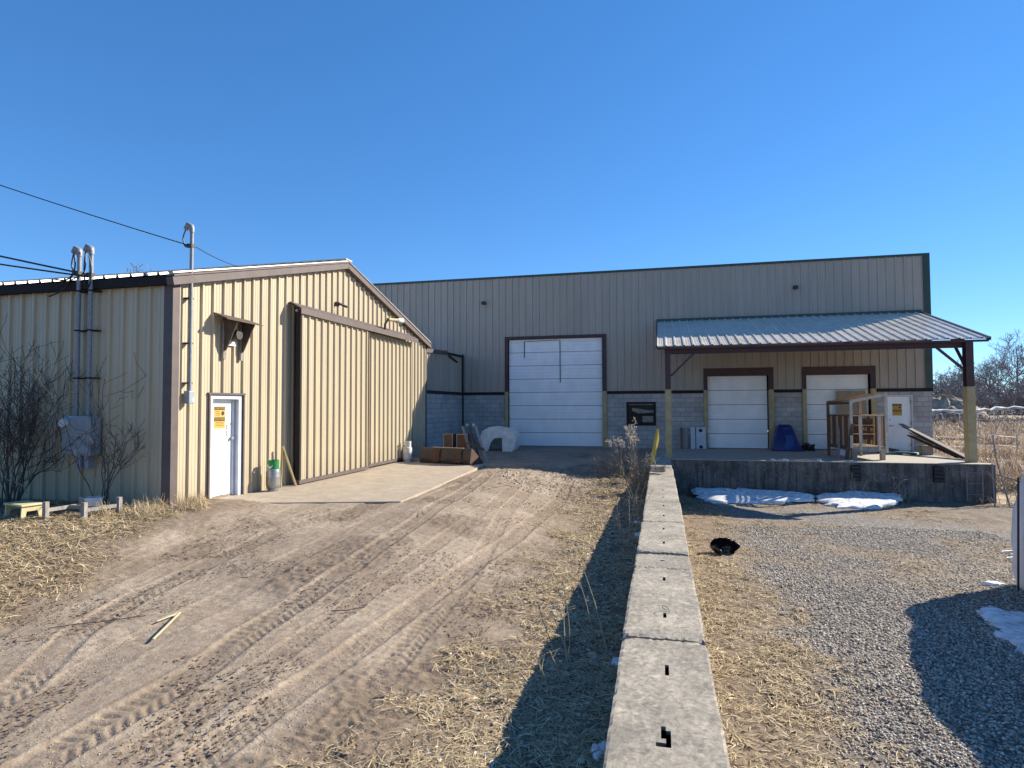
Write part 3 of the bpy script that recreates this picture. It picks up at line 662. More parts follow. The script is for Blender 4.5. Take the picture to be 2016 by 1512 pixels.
# ================================================================== CONCRETE BLOCK WALL
def rough_block(x0, x1, y0, y1, z0, z1, slots, chip=None):
    nx, ny = 24, max(4, int((y1-y0)/.04)); V = []; F = []; tilt = random.uniform(-.004, .004)
    for j in range(ny+1):
        for i in range(nx+1):
            x = x0+(x1-x0)*i/nx; y = y0+(y1-y0)*j/ny
            e = 0
            if i in (0, nx): e = .010*random.random(); x += (1 if i == 0 else -1)*(.003*random.random()+.012*float(vnoise(np.array(y*2.3), np.array(float(i)), 5)))
            if j in (0, ny): e = max(e, .012*random.random())
            cd = min(i, nx-i)*(x1-x0)/nx+min(j, ny-j)*(y1-y0)/ny
            if cd < .07: e += (.07-cd)*random.uniform(.1,.7)
            V.append((x, y, z1-e+random.uniform(-.0015, .0015)+tilt*(y-y0)))
    def hole(i, j):
        xc = x0+(x1-x0)*(i+.5)/nx; yc = y0+(y1-y0)*(j+.5)/ny
        return any(abs(xc-a) < .0135 and abs(yc-b) < h for a, b, h in slots)
    sw = nx+1
    for j in range(ny):
        for i in range(nx):
            if hole(i, j):
                n = len(V); q = [j*sw+i, j*sw+i+1, (j+1)*sw+i+1, (j+1)*sw+i]
                for t in q: V.append((V[t][0], V[t][1], z1-.12))
                for k in range(4): F.append((q[k], q[(k+1) % 4], n+(k+1) % 4, n+k))
                F.append((n, n+1, n+2, n+3)); continue
            F.append((j*sw+i, j*sw+i+1, (j+1)*sw+i+1, (j+1)*sw+i))
    ring = [i for i in range(sw)] + [j*sw+nx for j in range(1, ny+1)] + [ny*sw+i for i in range(nx-1, -1, -1)] + [j*sw for j in range(ny-1, 0, -1)]
    n = len(V)
    for t in ring: V.append((V[t][0], V[t][1], z0))
    for k in range(len(ring)): F.append((ring[k], n+k, n+(k+1) % len(ring), ring[(k+1) % len(ring)]))
    F.append(tuple(n+k for k in range(len(ring)))[::-1])
    m = MB(); m.add(V, F); return m
ysplit = [(.6,2.62,0),(2.66,4.665,0),(4.70,6.70,0),(6.75,7.37,0),(7.425,9.32,0),(9.345,11.32,.005),(11.345,13.34,.01),(13.375,15.38,0),(15.42,17.42,-.01),(17.45,20.05,-.02)]
labs = [None, 'nearest concrete wall block in view, with a broken lifting slot', 'second concrete wall block from the camera, wire loop in its slot',
        'short concrete wall block, much shorter than its neighbours', 'concrete wall block just beyond the short one', 'concrete wall block opposite the black plastic scrap, second beyond the short one',
        'third concrete wall block beyond the short one', 'fourth concrete wall block beyond the short one', 'concrete wall block the snow shovel lies on', 'farthest concrete wall block, ending at the loading dock']
for i, (a, b, dx) in enumerate(ysplit):
    if i == 0: lb = 'concrete wall block under the photographer, at the bottom edge'
    else: lb = labs[i]
    L = b-a
    slots = [(.015, a+L*.26, .06), (.015, a+L*.74, .06)] if L > 1 else [(0, a+L*.5, .03)]
    if i == 1: slots = [(.012, 3.30, .09), (.0, 3.36, .05), (-.02, 3.25, .02), (.012, 4.13, .08)]
    if i == 2: slots = [(.02, 5.19, .06), (.02, 6.28, .06)]
    dx += random.uniform(-.009,.009); m = rough_block(-.305+dx, .305+dx, a, b, -2.34 + random.uniform(-.0,.0), -1.72 + random.uniform(-.010,.010), slots)
    o = m.build('concrete_block', M_CONC); tag(o, lb, 'concrete block', 'concrete blocks of the retaining wall')
m = MB().box(-.30, .30, .6, 20.6, -3.3, -2.345); m.box(-.3, .28, 20.6, 21.5, -3.3, -1.99); solo(m, 'wall_footing', M_CONC, 'lower concrete course the retaining wall blocks sit on', 'footing')

# ================================================================== THINGS IN THE YARD, LEFT SIDE
def gas_cylinder(x, y, z, body, collar, label, swoosh, hs=1.0):
    t = thing('gas_cylinder', (x, y, z), label, 'gas cylinder')
    mb = MB().lathe([(.05,.035),(.11,.05),(.148,.10),(.155,.16),(.155,.30*hs),(.158,.31*hs),(.155,.32*hs),(.155,.42*hs),(.14,.475*hs),(.09,.51*hs),(.03,.52*hs)], (x,y,z), 28)
    mb.build('tank_body', body, t, smooth=35)
    mb = MB().lathe([(.115,0),(.12,0),(.125,.05),(.115,.055)], (x,y,z), 24); mb.build('foot_ring', body, t, smooth=35)
    mb = MB(); n = 32; z0, z1 = z+.47*hs, z+.68*hs
    zz = [z0, z0+.05, z0+.13*hs, z1]
    for k in range(n):
        a, b = 2*math.pi*k/n, 2*math.pi*(k+1)/n
        for j in range(3):
            if j == 1 and (k in (2,3,4,5,18,19,20,21)): continue
            P = []
            for r in (.118, .124):
                P += [(x+r*math.cos(a), y+r*math.sin(a), zz[j]), (x+r*math.cos(b), y+r*math.sin(b), zz[j]), (x+r*math.cos(b), y+r*math.sin(b), zz[j+1]), (x+r*math.cos(a), y+r*math.sin(a), zz[j+1])]
            mb.add(P, [(3,2,1,0),(4,5,6,7),(0,1,5,4),(2,3,7,6)])
    c = mb.build('valve_collar', collar, t, fix=False)
    mb = MB().lathe([(.022,0),(.022,.09),(.03,.09),(.03,.12),(.012,.125)], (x,y,z+.51*hs), 10); mb.build('valve', M_RUSTD, t, smooth=35)
    if swoosh:
        mb = MB(); P = []
        for k in range(9):
            a = R(-165+k*13); h = z0+.05+.05*k/8+.035*math.sin(k*.8); w = .012+.018*math.sin(math.pi*k/8)
            for r in (.1245, .127):
                P += [(x+r*math.cos(a), y+r*math.sin(a), h-w), (x+r*math.cos(a), y+r*math.sin(a), h+w)]
        F = []
        for k in range(8): q = 4*k; F += [(q+2,q+6,q+7,q+3),(q+3,q+7,q+5,q+1),(q,q+4,q+6,q+2)]
        mb.add(P, F); mb.build('collar_mark', M_WHITE, c)
    return t
gas_cylinder(-8.41, 12.03, -1.873, M_TANKS, M_TANKG, 'steel gas cylinder with green collar standing beside the white workshop door', True)
gas_cylinder(-8.32, 19.25, -1.88, M_TANKW, M_TANKW, 'plain white gas cylinder against the far end of the workshop wall', False, 1.02)
mb = MB(); mb.bar((-8.55, 12.58, -.93), (-8.62, 12.62, -1.87), .05, .05); mb.bar((-8.55, 12.58, -.93), (-8.38, 12.86, -1.87), .06, .04)
solo(mb, 'wheel_chock_frame', M_YELL, 'yellow inverted V of two narrow boards leaning on the workshop wall', 'boards')

# wall hood
hd = thing('wall_hood', (-8.7, 11.0, 1.0), 'small dark wooden hood over a vent, fixed above the workshop door', 'vent hood')
mb = MB(); mb.add([(-8.69,10.44,1.90),(-8.32,10.36,1.765),(-8.30,11.46,1.75),(-8.69,11.5,1.88),(-8.69,10.44,1.87),(-8.32,10.36,1.74),(-8.30,11.46,1.725),(-8.69,11.5,1.85)], [(0,1,2,3),(7,6,5,4),(0,4,5,1),(1,5,6,2),(2,6,7,3),(3,7,4,0)]); mb.build('hood_roof', M_WOODD, hd)
for y in (10.72, 11.25):
    mb = MB(); mb.prism([(-8.70,1.15),(-8.62,1.15),(-8.34,1.74),(-8.70,1.86)], 'y', y-.012, y+.012); mb.build('hood_side', M_WOODD, hd)
    MB().box(-8.70, -8.655, y-.03, y+.045, .98, 1.75).build('hood_leg', M_WOODG, hd)
mb = MB(); mb.tube([(-8.70,11.0,1.50),(-8.52,11.0,1.50)], .10, 16); mb.build('vent_pipe', M_RUSTD, hd, smooth=40)
MB().box(-8.70, -8.68, 10.86, 11.12, 1.27, 1.36).build('vent_plate', M_WHITE, hd)

# service masts
def mast(x, y, z0, z1, r, label, dirx, group=None):
    t = thing('service_mast', (x, y, z0), label, 'electrical mast', group)
    MB().tube([(x,y,z0),(x,y,z1)], r, 12).build('conduit', M_GALV, t, smooth=40)
    mb = MB(); mb.tube([(x+.0,y,z1-.02),(x,y,z1+.05),(x+.02*dirx,y,z1+.10),(x+.07*dirx,y,z1+.13),(x+.14*dirx,y,z1+.06)], [r*1.25,r*1.35,r*1.7,r*1.9,r*1.35], 12)
    mb.build('weather_head', M_GALV, t, smooth=50)
    return t
m1 = mast(-10.70, 9.25, -.16, 2.88, .038, 'left of the two tall conduits rising from the grey meter box', -1)
m2 = mast(-10.42, 9.25, -.16, 2.90, .038, 'right of the two tall conduits rising from the grey meter box', -1)
for t, x in ((m1, -10.70), (m2, -10.42)):
    for z in (.55, 1.45, 2.2):
        mb = MB(); mb.box(x-.05, x+.10, 9.29, 9.40, z-.012, z+.012); mb.box(x-.045, x+.045, 9.208, 9.295, z-.014, z+.014); mb.build('pipe_strap', M_TRIMD, t)
m3 = mast(-8.60, 9.72, .30, 3.32, .034, 'slim conduit mast by the corner, rising through the workshop gable roof', -1)
for z in (2.05, 1.2, .45):
    mb = MB(); mb.box(-8.72, -8.59, 9.66, 9.78, z-.012, z+.012); mb.build('pipe_strap', M_TRIMD, m3)
mb = MB().box(-8.675, -8.55, 9.655, 9.79, .06, .30); mb.build('junction_box', M_GREYBOX, m3, bevel=.012)
for (a, b, zc) in ((-10.72, 9.25, 2.55), (-10.43, 9.25, 2.5), (-8.62, 9.72, 3.05)):
    p = {-10.72: m1, -10.43: m2, -8.62: m3}[a]
    mb = MB(); mb.tube([(a-.10,b-.02,zc),(a-.03,b-.02,zc)], [.03,.045], 10); mb.box(a-.03, a+.06, b-.05, b+.05, zc-.03, zc+.03); mb.build('insulator', M_RUSTD, p, smooth=40)
def arc(a, b, sag, n=10):
    a = Vector(a); b = Vector(b); return [a.lerp(b, i/n) - Vector((0,0,sag*4*(i/n)*(1-i/n))) for i in range(n+1)]
def loopc(pts, r, parent, name='drip_loop'):
    # smooth through points
    P = [Vector(p) for p in pts]; out = []
    for i in range(len(P)-1):
        p0 = P[max(i-1,0)]; p1 = P[i]; p2 = P[i+1]; p3 = P[min(i+2, len(P)-1)]
        for k in range(5):
            u = k/5; out.append(.5*((2*p1)+(p2-p0)*u+(2*p0-5*p1+4*p2-p3)*u*u+(3*p1-p0-3*p2+p3)*u**3))
    out.append(P[-1]); return MB().tube(out, r, 6).build(name, M_CABLE, parent)
loopc([(-10.84,9.25,2.93),(-10.86,9.23,2.7),(-10.80,9.22,2.55),(-10.95,9.2,2.42),(-11.25,9.2,2.45)], .014, m1)
loopc([(-10.82,9.25,2.9),(-10.78,9.22,2.6),(-11.0,9.2,2.25),(-11.35,9.2,2.12)], .014, m1)
loopc([(-10.56,9.25,2.95),(-10.55,9.22,2.6),(-10.48,9.2,2.25),(-10.38,9.2,2.35),(-10.36,9.2,2.65),(-10.42,9.2,2.85)], .014, m2)
loopc([(-10.56,9.25,2.93),(-10.53,9.2,2.55),(-10.8,9.2,2.42),(-11.2,9.2,2.3)], .012, m2)
loopc([(-8.74,9.72,3.38),(-8.78,9.7,3.2),(-8.74,9.7,3.05)], .012, m3)
for a, b, sag, r, lb in (((-8.66,9.7,3.06),(-25.0,7.82,9.3),.25,.011,'thin overhead cable running up from the corner mast to the upper left'),
                 ((-10.74,9.23,2.56),(-25.0,8.9,6.2),.12,.02,'upper thick overhead cable reaching the meter box masts'),
                 ((-10.46,9.23,2.46),(-25.0,8.9,5.3),.12,.018,'lower thick overhead cable reaching the meter box masts'),
                 ((-8.58,9.74,3.06),(-9.0,12.35,3.16),.10,.008,'short cable from the corner mast down to the gable roof')):
    mb = MB().tube(arc(a, b, sag, 16), r, 6); solo(mb, 'overhead_cable', M_CABLE, lb, 'cable')
mx = thing('meter_box', (-10.57, 9.25, -.9), 'grey enamel electrical meter box on the shaded workshop wall behind bare shrubs', 'electrical box')
MB().box(-10.90, -10.25, 9.14, 9.38, -.90, -.16).build('cabinet', M_GREYBOX, mx, bevel=.015)
MB().box(-10.88, -10.27, 9.128, 9.14, -.87, -.19).build('cabinet_door', M_GREYBOX, mx, bevel=.006)
mb = MB(); mb.tube([(-10.80,9.12,-.28),(-10.80,9.05,-.28)], .085, 18); mb.build('meter', M_WHITE, mx, smooth=40)
for x in (-10.60, -10.42): MB().box(x-.05, x+.05, 9.22, 9.36, -1.14, -.90).build('lower_conduit', M_GREYBOX, mx, bevel=.01)
# lamps
t = thing('wall_camera', (-8.7, 15.16, 2.7), 'tiny dark lamp bracket high on the gable above the sliding door', 'lamp')
mb = MB(); mb.box(-8.70, -8.60, 15.12, 15.20, 2.76, 2.88); mb.tube([(-8.6,15.15,2.84),(-8.45,15.35,2.76)], .035, 10); mb.build('lamp_body', M_RUSTD, t, smooth=40)
t = thing('flood_lamp', (-8.6, 18.0, 2.4), 'pale tubular lamp on a bent arm over the right end of the sliding door track', 'lamp')
MB().tube([(-8.45,17.75,2.42),(-8.30,17.45,2.55),(-8.22,17.50,2.70)], .035, 8).build('lamp_arm', M_TRIM, t, smooth=40)
mb = MB(); mb.tube([(-8.22,17.50,2.70),(-8.22,18.25,2.77)], .055, 12); mb.build('lamp_tube', M_YELL, t, smooth=40)
mb = MB(); mb.tube([(-8.22,18.20,2.765),(-8.22,18.52,2.79)], [.07,.095], 14); mb.build('lamp_cap', M_WHITE, t, smooth=40)
for x, z, lb in ((-7.92, 4.76, 'small dark lamp high on the warehouse siding, above and left of the tallest door'), (5.45, 4.83, 'small dark lamp high on the warehouse siding above the canopy')):
    t = thing('wall_lamp', (x, 27.1, z-.1), lb, 'lamp', 'small lamps high on the warehouse')
    mb = MB(); mb.box(x-.09, x+.09, 26.98, 27.17, z-.07, z+.05); mb.build('lamp_body', M_BLACK, t, bevel=.02)
    mb = MB(); mb.prism([(26.90,z-.09),(27.0,z-.075),(27.0,z+.06),(26.97,z+.065)], 'x', x-.08, x+.08); mb.build('lamp_visor', M_RUSTD, t)

# loader bucket
bk = thing('loader_bucket', (-6.8, 18.95, -1.9), 'rusty steel loader bucket lying face away on the concrete pad', 'loader bucket')
U = Vector((1.86, -.53, 0)).normalized(); Vv = Vector((.53, 1.86, 0)).normalized(); O = Vector((-7.78, 19.02, -1.885)); WB = 1.98
def bl(u, v, z): return O + U*u + Vv*v + Vector((0,0,z))
prof = [(0.05,0.0),(.0,.10),(.07,.50),(.10,.52),(.13,.50),(.06,.12),(.12,.06),(.72,.03),(.74,0.0)]
mb = MB(); n = len(prof)
mb.add([bl(0,*p) for p in prof]+[bl(WB,*p) for p in prof], [tuple(range(n)), tuple(range(n,2*n))[::-1]]+[(i,(i+1)%n,(i+1)%n+n,i+n) for i in range(n)])
mb.build('bucket_shell', M_RUSTD, bk)
for u in (-.015, WB-.005):
    mb = MB(); p = [(.04,0),(-.01,.1),(.08,.52),(.14,.52),(.78,.04),(.78,0)]; n = len(p)
    mb.add([bl(u,*q) for q in p]+[bl(u+.02,*q) for q in p], [tuple(range(n)), tuple(range(n,2*n))[::-1]]+[(i,(i+1)%n,(i+1)%n+n,i+n) for i in range(n)]); mb.build('side_plate', M_RUST, bk)
for a, b in ((.52,.80),(1.38,1.66)):
    mb = MB(); p = [(-.05,.08),(.02,.50),(.06,.50),(.0,.08)]; n = 4
    mb.add([bl(a,*q) for q in p]+[bl(b,*q) for q in p], [tuple(range(n)), tuple(range(n,2*n))[::-1]]+[(i,(i+1)%n,(i+1)%n+n,i+n) for i in range(n)]); mb.build('mount_plate', M_RUST, bk)
mb = MB(); mb.bar(bl(.5,.05,.535), bl(1.72,.05,.535), .05, .02); mb.build('top_edge', M_WOODG, bk)
mb = MB(); mb.bar(bl(.02,-.02,.16), bl(WB-.02,-.02,.16), .03, .05); mb.build('stiffener', M_RUST, bk)
# two brown cases
for x, w, lb in ((-7.30, .36, 'left brown case with pale edges standing behind the loader bucket'), (-6.78, .42, 'right brown case with pale edges behind the loader bucket, beside the leaning gate')):
    y = 20.45; t = thing('storage_case', (x, y, -1.9), lb, 'case', 'brown cases behind the bucket')
    MB().box(x-w/2, x+w/2, y, y+.45, -1.92, -.98).build('case_body', M_WOODR, t)
    mb = MB()
    for a in (x-w/2, x+w/2-.035): mb.box(a, a+.035, y-.02, y-.002, -1.9, -.98)
    mb.box(x-w/2+.035, x+w/2-.035, y-.02, y-.002, -1.015, -.98); mb.build('case_edging', M_WOODG, t)
t = thing('leaning_gate', (-6.3, 20.1, -1.9), 'grey timber gate of parallel boards leaning beside the brown cases', 'gate')
for k in range(3):
    MB().bar((-6.80+.24*k, 20.55, -.72), (-6.22+.24*k, 20.0, -1.93), .085, .03).build('board', M_WOODG if k != 1 else M_WOODD, t)
MB().bar((-6.50, 20.16, -1.28), (-5.85, 20.05, -1.50), .07, .035, (0,1,0)).build('cross_board', M_WOODD, t)
for k in (1, 2): MB().lathe([(.01,0),(.055,.03),(.065,.07),(.05,.12),(.01,.14)], (-6.88+.24*k, 20.62, -.76), 12).build('knob', M_GREYBOX, t, smooth=60)
# fibreglass shell
def shell():
    t = thing('fibreglass_shell', (-6.5, 24.6, -1.9), 'dirty white fibreglass shell lying open side out before the tallest door', 'shell')
    prof = [(0.12,.0),(.02,.25),(.0,.62),(.10,.86),(.38,1.0),(.75,1.05),(1.10,1.0),(1.40,.90),(1.52,.78),(1.52,.55),(1.44,.18),(1.36,.0)]
    x0, y0, z0 = -7.30, 24.35, -1.9
    mb = MB(); rings = []
    for d, sc in ((0,1),(.25,.99),(.6,.95),(.9,.86)):
        rings.append([(x0+.75+(u-.75)*sc+d*.10, y0+d+(.10 if u < .8 else 0)*(1-d), z0+z*sc) for u, z in prof])
    n = len(prof); vs = [p for r in rings for p in r]; fs = []
    for r in range(3):
        for i in range(n-1): fs.append((r*n+i, r*n+i+1, (r+1)*n+i+1, (r+1)*n+i))
    fs.append(tuple(3*n+i for i in range(n)))
    mb.add(vs, fs); o = mb.build('shell_body', M_SHELL, t, smooth=60, fix=False)
    s = o.modifiers.new('thick', 'SOLIDIFY'); s.thickness = .025; s.offset = 0
    P = [(.14,0),(.02,.26),(.0,.62),(.1,.86),(.38,1.0),(.75,1.05),(1.10,1.0),(1.40,.90),(1.51,.76),(1.51,.55),(1.44,.15),(1.36,0),(.95,.03),(.94,.58),(.60,.55),(.47,.40),(.33,.03)]
    mb = MB(); mb.prism([(x0+a, z0+b) for a, b in P], 'y', y0+.02, y0+.045); mb.build('shell_front', M_SHELL, t)
shell()
# white bucket, stool, small frame, sticks
t = thing('white_bucket', (-10.1, 9.15, G(-10.1,9.15)), 'white plastic bucket half sunk in dry grass with dead stems in it', 'bucket')
z = G(-9.75,8.75)-.06
bx_, by_ = -9.75, 8.78
mb = MB(); n = 24
mb.lathe([(.12,0),(.155,.27),(.168,.27),(.168,.30),(.150,.30),(.115,.02),(.01,.02)], (bx_,by_,z), n); mb.build('bucket_body', M_WHITE, t, smooth=40)
def stalks(pts_list, name, m, label, cat, r=.006, parent=None, group=None):
    mb = MB()
    for pts in pts_list: mb.tube(pts, [r*(1-.5*i/(len(pts)-1)) for i in range(len(pts))], 5)
    return mb
mb = MB()
for dx, dy, h in ((-.16,-.02,.34),(.02,.02,.42),(.10,.0,.62)):
    b0 = Vector((bx_+.02, by_, z+.2)); tp = Vector((bx_+dx, by_+dy, z+.25+h)); mb.tube([b0, b0.lerp(tp,.5)+Vector((.02,0,0)), tp], .006, 5)
    for k in range(5):
        a = random.uniform(0, 6.28); mb.tube([tp, tp+Vector((math.cos(a)*.05, math.sin(a)*.05, .03))], .004, 4)
mb.build('dead_stems', M_STALK, t)
zs = G(-10.4,8.3)
st = thing('step_stool', (-10.5, 8.3, zs), 'low cream step stool in the dry grass left of the small frame', 'stool')
def rotz(m, c, a): return m.xf(Matrix.Translation(c) @ Matrix.Rotation(a, 4, 'Z') @ Matrix.Translation(-Vector(c)))
c = (-10.42, 8.1, zs)
mb = MB().box(c[0]-.30, c[0]+.30, c[1]-.17, c[1]+.17, zs+.20, zs+.235); rotz(mb, c, -.25).build('stool_top', M_CREAM, st, bevel=.012)
for sx_ in (-.26, .26):
    mb = MB().prism([(-.16,0),(-.10,0),(-.08,.12),(.08,.12),(.10,0),(.16,0),(.15,.20),(-.15,.20)], 'x', sx_-.015, sx_+.015)
    mb.xf(Matrix.Translation(c)); rotz(mb, c, -.25).build('stool_leg', M_CREAM, st)
fr = thing('small_frame', (-9.8, 8.2, zs), 'low unpainted timber frame with four stub legs in the dry grass', 'frame')
z = zs-.02
for (x, y, h) in ((-9.86,8.02,.30),(-9.80,8.62,.30),(-9.22,8.15,.29),(-9.12,8.72,.30)): MB().box(x-.035, x+.035, y-.035, y+.035, z, z+h).build('leg', M_WOODG, fr, bevel=.004)
for a, b in (((-9.86,8.02),(-9.80,8.62)), ((-9.22,8.15),(-9.12,8.72)), ((-9.83,8.4),(-9.17,8.45))): MB().bar((a[0],a[1],z+.16), (b[0],b[1],z+.16), .03, .06).build('rail', M_WOODG, fr)
for i, (pts, r, lb) in enumerate((([(-11.35,7.7,-1.95),(-11.55,7.95,-1.35)], .018, 'pale straight stick leaning among the grass at the far left'),
              ([(-11.7,7.6,-1.95),(-12.2,7.9,-1.6)], .014, 'short pale stick slanting at the left edge of the yard'),
              ([(-10.65,8.3,-1.95),(-10.72,8.4,-1.6),(-10.95,8.5,-1.38),(-11.35,8.5,-1.28)], .009, 'dead curved stem arching over the cream stool'))):
    solo(MB().tube(pts, r, 6), 'stick', M_WOODG, lb, 'stick')

# ---- shrubs, weeds, trees
def branch(mb, p, d, L, r, depth, cfg):
    n = cfg.get('seg', 4); pts = [p.copy()]; q = p.copy(); dd = d.copy()
    for i in range(n):
        dd = (dd + Vector((random.gauss(0,1), random.gauss(0,1), random.gauss(0,1)))*cfg['wob'] + Vector((0,0,cfg['up']))).normalized()
        q = q + dd*(L/n); pts.append(q.copy())
    rs = [max(cfg['rmin'], r*(1-.65*i/n)) for i in range(n+1)]
    mb.tube(pts, rs, 5 if r > .03 else 3, cap=False)
    if depth <= 0: return
    for k in range(cfg['kids'][len(cfg['kids'])-depth] if depth <= len(cfg['kids']) else 3):
        t = random.uniform(cfg.get('from', .3), 1); i = min(n-1, int(t*n)); b = pts[i].lerp(pts[i+1], t*n-i)
        ax = Vector((random.gauss(0,1), random.gauss(0,1), random.gauss(0,1)*.6)).normalized()
        nd = (dd*cfg['keep'] + ax*cfg['spread']).normalized()
        branch(mb, b, nd, L*random.uniform(.4,.72), max(cfg['rmin'], rs[i]*.6), depth-1, cfg)
def shrub(x, y, n, h, sp, label, kids=(5,4), cat='shrub', m=None, rmin=.004, r=.014, group=None, up=.10, z=None, name='bare_shrub'):
    z = G(x, y)-.05 if z is None else z
    mb = MB(); cfg = dict(wob=.13, up=up, rmin=rmin, kids=kids, keep=.8, spread=.75, seg=5)
    for i in range(n):
        a = random.uniform(0, 6.28); s = random.uniform(.1, 1)*sp
        d = Vector((math.cos(a)*s, math.sin(a)*s*.5, 1)).normalized()
        branch(mb, Vector((x+math.cos(a)*.12, y+math.sin(a)*.1, z)), d, h*random.uniform(.65, 1), r, len(kids), cfg)
    return solo(mb, name, m or M_BARK, label, cat, group)
random.seed(21)
shrub(-11.6, 8.75, 18, 2.05, .75, 'large bare dark shrub against the shaded workshop wall, left of the meter box', (5,4,2))
random.seed(5)
shrub(-9.78, 9.0, 6, 1.45, .4, 'smaller bare shrub against the shaded wall, right of the meter box', (3,3,2))
random.seed(9)
shrub(-12.9, 8.9, 6, 1.5, .7, 'bare shrub cut by the left edge of the view', (4,3,2))
def weed(x, y, n, h, lean, label, seeds=8, name='dry_weed', sp=.25, m=None, plume=False):
    mb = MB(); z = G(x, y)-.02
    for i in range(n):
        a = random.uniform(0, 6.28); d = Vector((math.cos(a)*sp+lean[0], math.sin(a)*sp+lean[1], 1)).normalized(); L = h*random.uniform(.6,1)
        b0 = Vector((x+random.gauss(0,.05), y+random.gauss(0,.05), z)); pts = [b0]
        dd = d.copy(); q = b0.copy()
        for k in range(5):
            dd = (dd+Vector((random.gauss(0,.07), random.gauss(0,.07), -.03))).normalized(); q = q+dd*L/5; pts.append(q.copy())
        mb.tube(pts, [.006,.0055,.005,.004,.0035,.003], 4, cap=False)
        for k in range(seeds):
            t = random.uniform(.72, 1) if plume else random.uniform(.6,1); j = min(4, int(t*5)); b1 = pts[j].lerp(pts[j+1], t*5-j)
            aa = random.uniform(0, 6.28); l = random.uniform(.03,.09)
            e = b1+Vector((math.cos(aa)*l, math.sin(aa)*l, random.uniform(.0,.06)))
            mb.tube([b1, e], .0022, 3, cap=False)
            if plume:
                for w in range(4):
                    f = e+Vector((random.gauss(0,.018), random.gauss(0,.018), random.gauss(0,.018))); r_ = random.uniform(.008,.018)
                    mb.add([f+Vector((r_,0,0)), f+Vector((0,r_,.5*r_)), f+Vector((-r_,0,.4*r_)), f+Vector((0,-r_,0)), f+Vector((0,0,r_*1.6))], [(0,1,4),(1,2,4),(2,3,4),(3,0,4),(0,3,2,1)])
    return solo(mb, name, m or M_STALK, label, 'dry weed', 'dry weeds along the block wall')
random.seed(3)
for (x, y, n, h, ln_, lb) in ((-.80,5.55,4,.75,(-.25,.1),'spindly dry weed in the shadow beside the second wall block'), (-.62,6.0,3,.8,(-.4,.25),'long dry stem leaning out of the wall shadow over the straw'),
        (-.9,5.1,3,.5,(-.2,.1),'short dry weed at the shadow edge, nearest the camera'), (-.55,10.2,3,.9,(0,0),'upright dry stems beside the short wall block'),
        (-.52,11.6,3,1.0,(.02,0),'pair of thin upright stems hugging the far part of the block wall'), (-.48,13.0,4,.8,(0,.1),'thin stems in the shaded ditch beyond the small snow lumps')):
    weed(x, y, n, h, ln_, lb)
M_PLUME = isl('pale_seed_plumes', [(.42,.33,.24),(.58,.49,.38),(.36,.27,.19)])
weed(-.75, 18.4, 7, 1.75, (-.08,0), 'tall pale plumed weed beside the yellow board at the end of the block wall', 16, 'plumed_weed', .10, M_PLUME, True)
weed(-1.15, 18.6, 6, 1.2, (-.1,0), 'lower plumed weed left of the tall plumed one', 12, 'plumed_weed', .15, M_PLUME, True)
M_WEEDD = isl('tangled_dead_growth', [(.12,.085,.06),(.24,.18,.12),(.36,.28,.20),(.08,.06,.045)])
for i, (x, y, h, lb) in enumerate(((-1.5,18.2,.7,'low tangled dead bush at the shadow edge before the tallest door'), (-.75,17.2,.8,'tangled dead bush against the far wall blocks'), (-1.0,19.4,.9,'dark tangled bush in the shade beyond the plumed weeds'), (-.6,15.6,.5,'small tangled bush in the ditch beside the far wall blocks'))):
    shrub(x, y, 14, h, 1.0, lb, (4,3), 'dead bush', M_WEEDD, .004, .009, 'tangled bushes at the end of the block wall', 0.0, name='dead_bush')
for x, y, h, lb in ((9.9,21.2,1.1,'twiggy sapling against the right end of the dock'), (7.2,20.9,.7,'thin pale twigs sticking up in front of the dock, near its right bumper'), (5.9,20.9,.75,'thin pale twigs in front of the dock, near its left bumper'), (10.9,23.5,1.6,'reddish bare shrub beyond the right canopy post'), (9.2,20.7,.35,'low dead clump at the foot of the dock wall')):
    shrub(x, y, 4, h, .45, lb, (2,2), 'twigs', M_STALK, .005, .008, 'twigs around the dock', name='twig_clump')

# ================================================================== DOCK THINGS
DZ = -1.85
# timber frame
tf = thing('timber_frame', (6.6, 23.4, DZ), 'open frame of new lumber with slatted box and ladder like top, standing on the dock', 'timber frame')
FL = Vector((6.17,22.55,0)); FRt = Vector((7.22,22.55,0)); D = Vector((-.27,1.75,0)); BL = FL+D; BR = FRt+D
def vb(p, z0, z1, w, name='post', m=None): return MB().box(p.x-w/2, p.x+w/2, p.y-w/2, p.y+w/2, z0, z1).build(name, m or M_WOODN, tf, bevel=.004)
M_WOODP = mat('sunbleached_lumber', (.56,.49,.41), (.42,.35,.28), 7, .8, 0, .3, 25, (3,3,1))
vb(FL, -1.46, .12, .085, m=M_WOODP); vb(FRt, -1.60, .38, .085, m=M_WOODP); vb(BL, -1.85, .10, .085, m=M_WOODR); vb(BR, -1.85, .34, .085)
vb(FL+Vector((.08,.03,0)), -1.85, -1.47, .15, 'foot', M_CONC); vb(FRt+Vector((-.12,.03,0)), -1.85, -1.47, .14, 'foot', M_WOODN); vb(FL+D*.8+Vector((.5,0,0)), -1.85, -1.47, .14, 'foot', M_WOODN)
def bb(a, b, w, h, m, name='rail'): return MB().bar(a, b, w, h).build(name, m, tf)
Z = lambda p, z: Vector((p.x, p.y, z))
bb(Z(FL,.09), Z(FRt,.32), .045, .09, M_WOODP); bb(Z(BL,.05), Z(BR,.28), .045, .09, M_WOODR); bb(Z(FL,.10)-Vector((0,0,.06)), Z(BL,.04), .045, .08, M_WOODR)
for k in range(5):
    f = .02+k*.235; a = FL.lerp(FRt, f); bb(Z(a,.155+.22*f), Z(a+D,.115+.22*f), .10, .03, M_WOODN, 'top_slat')
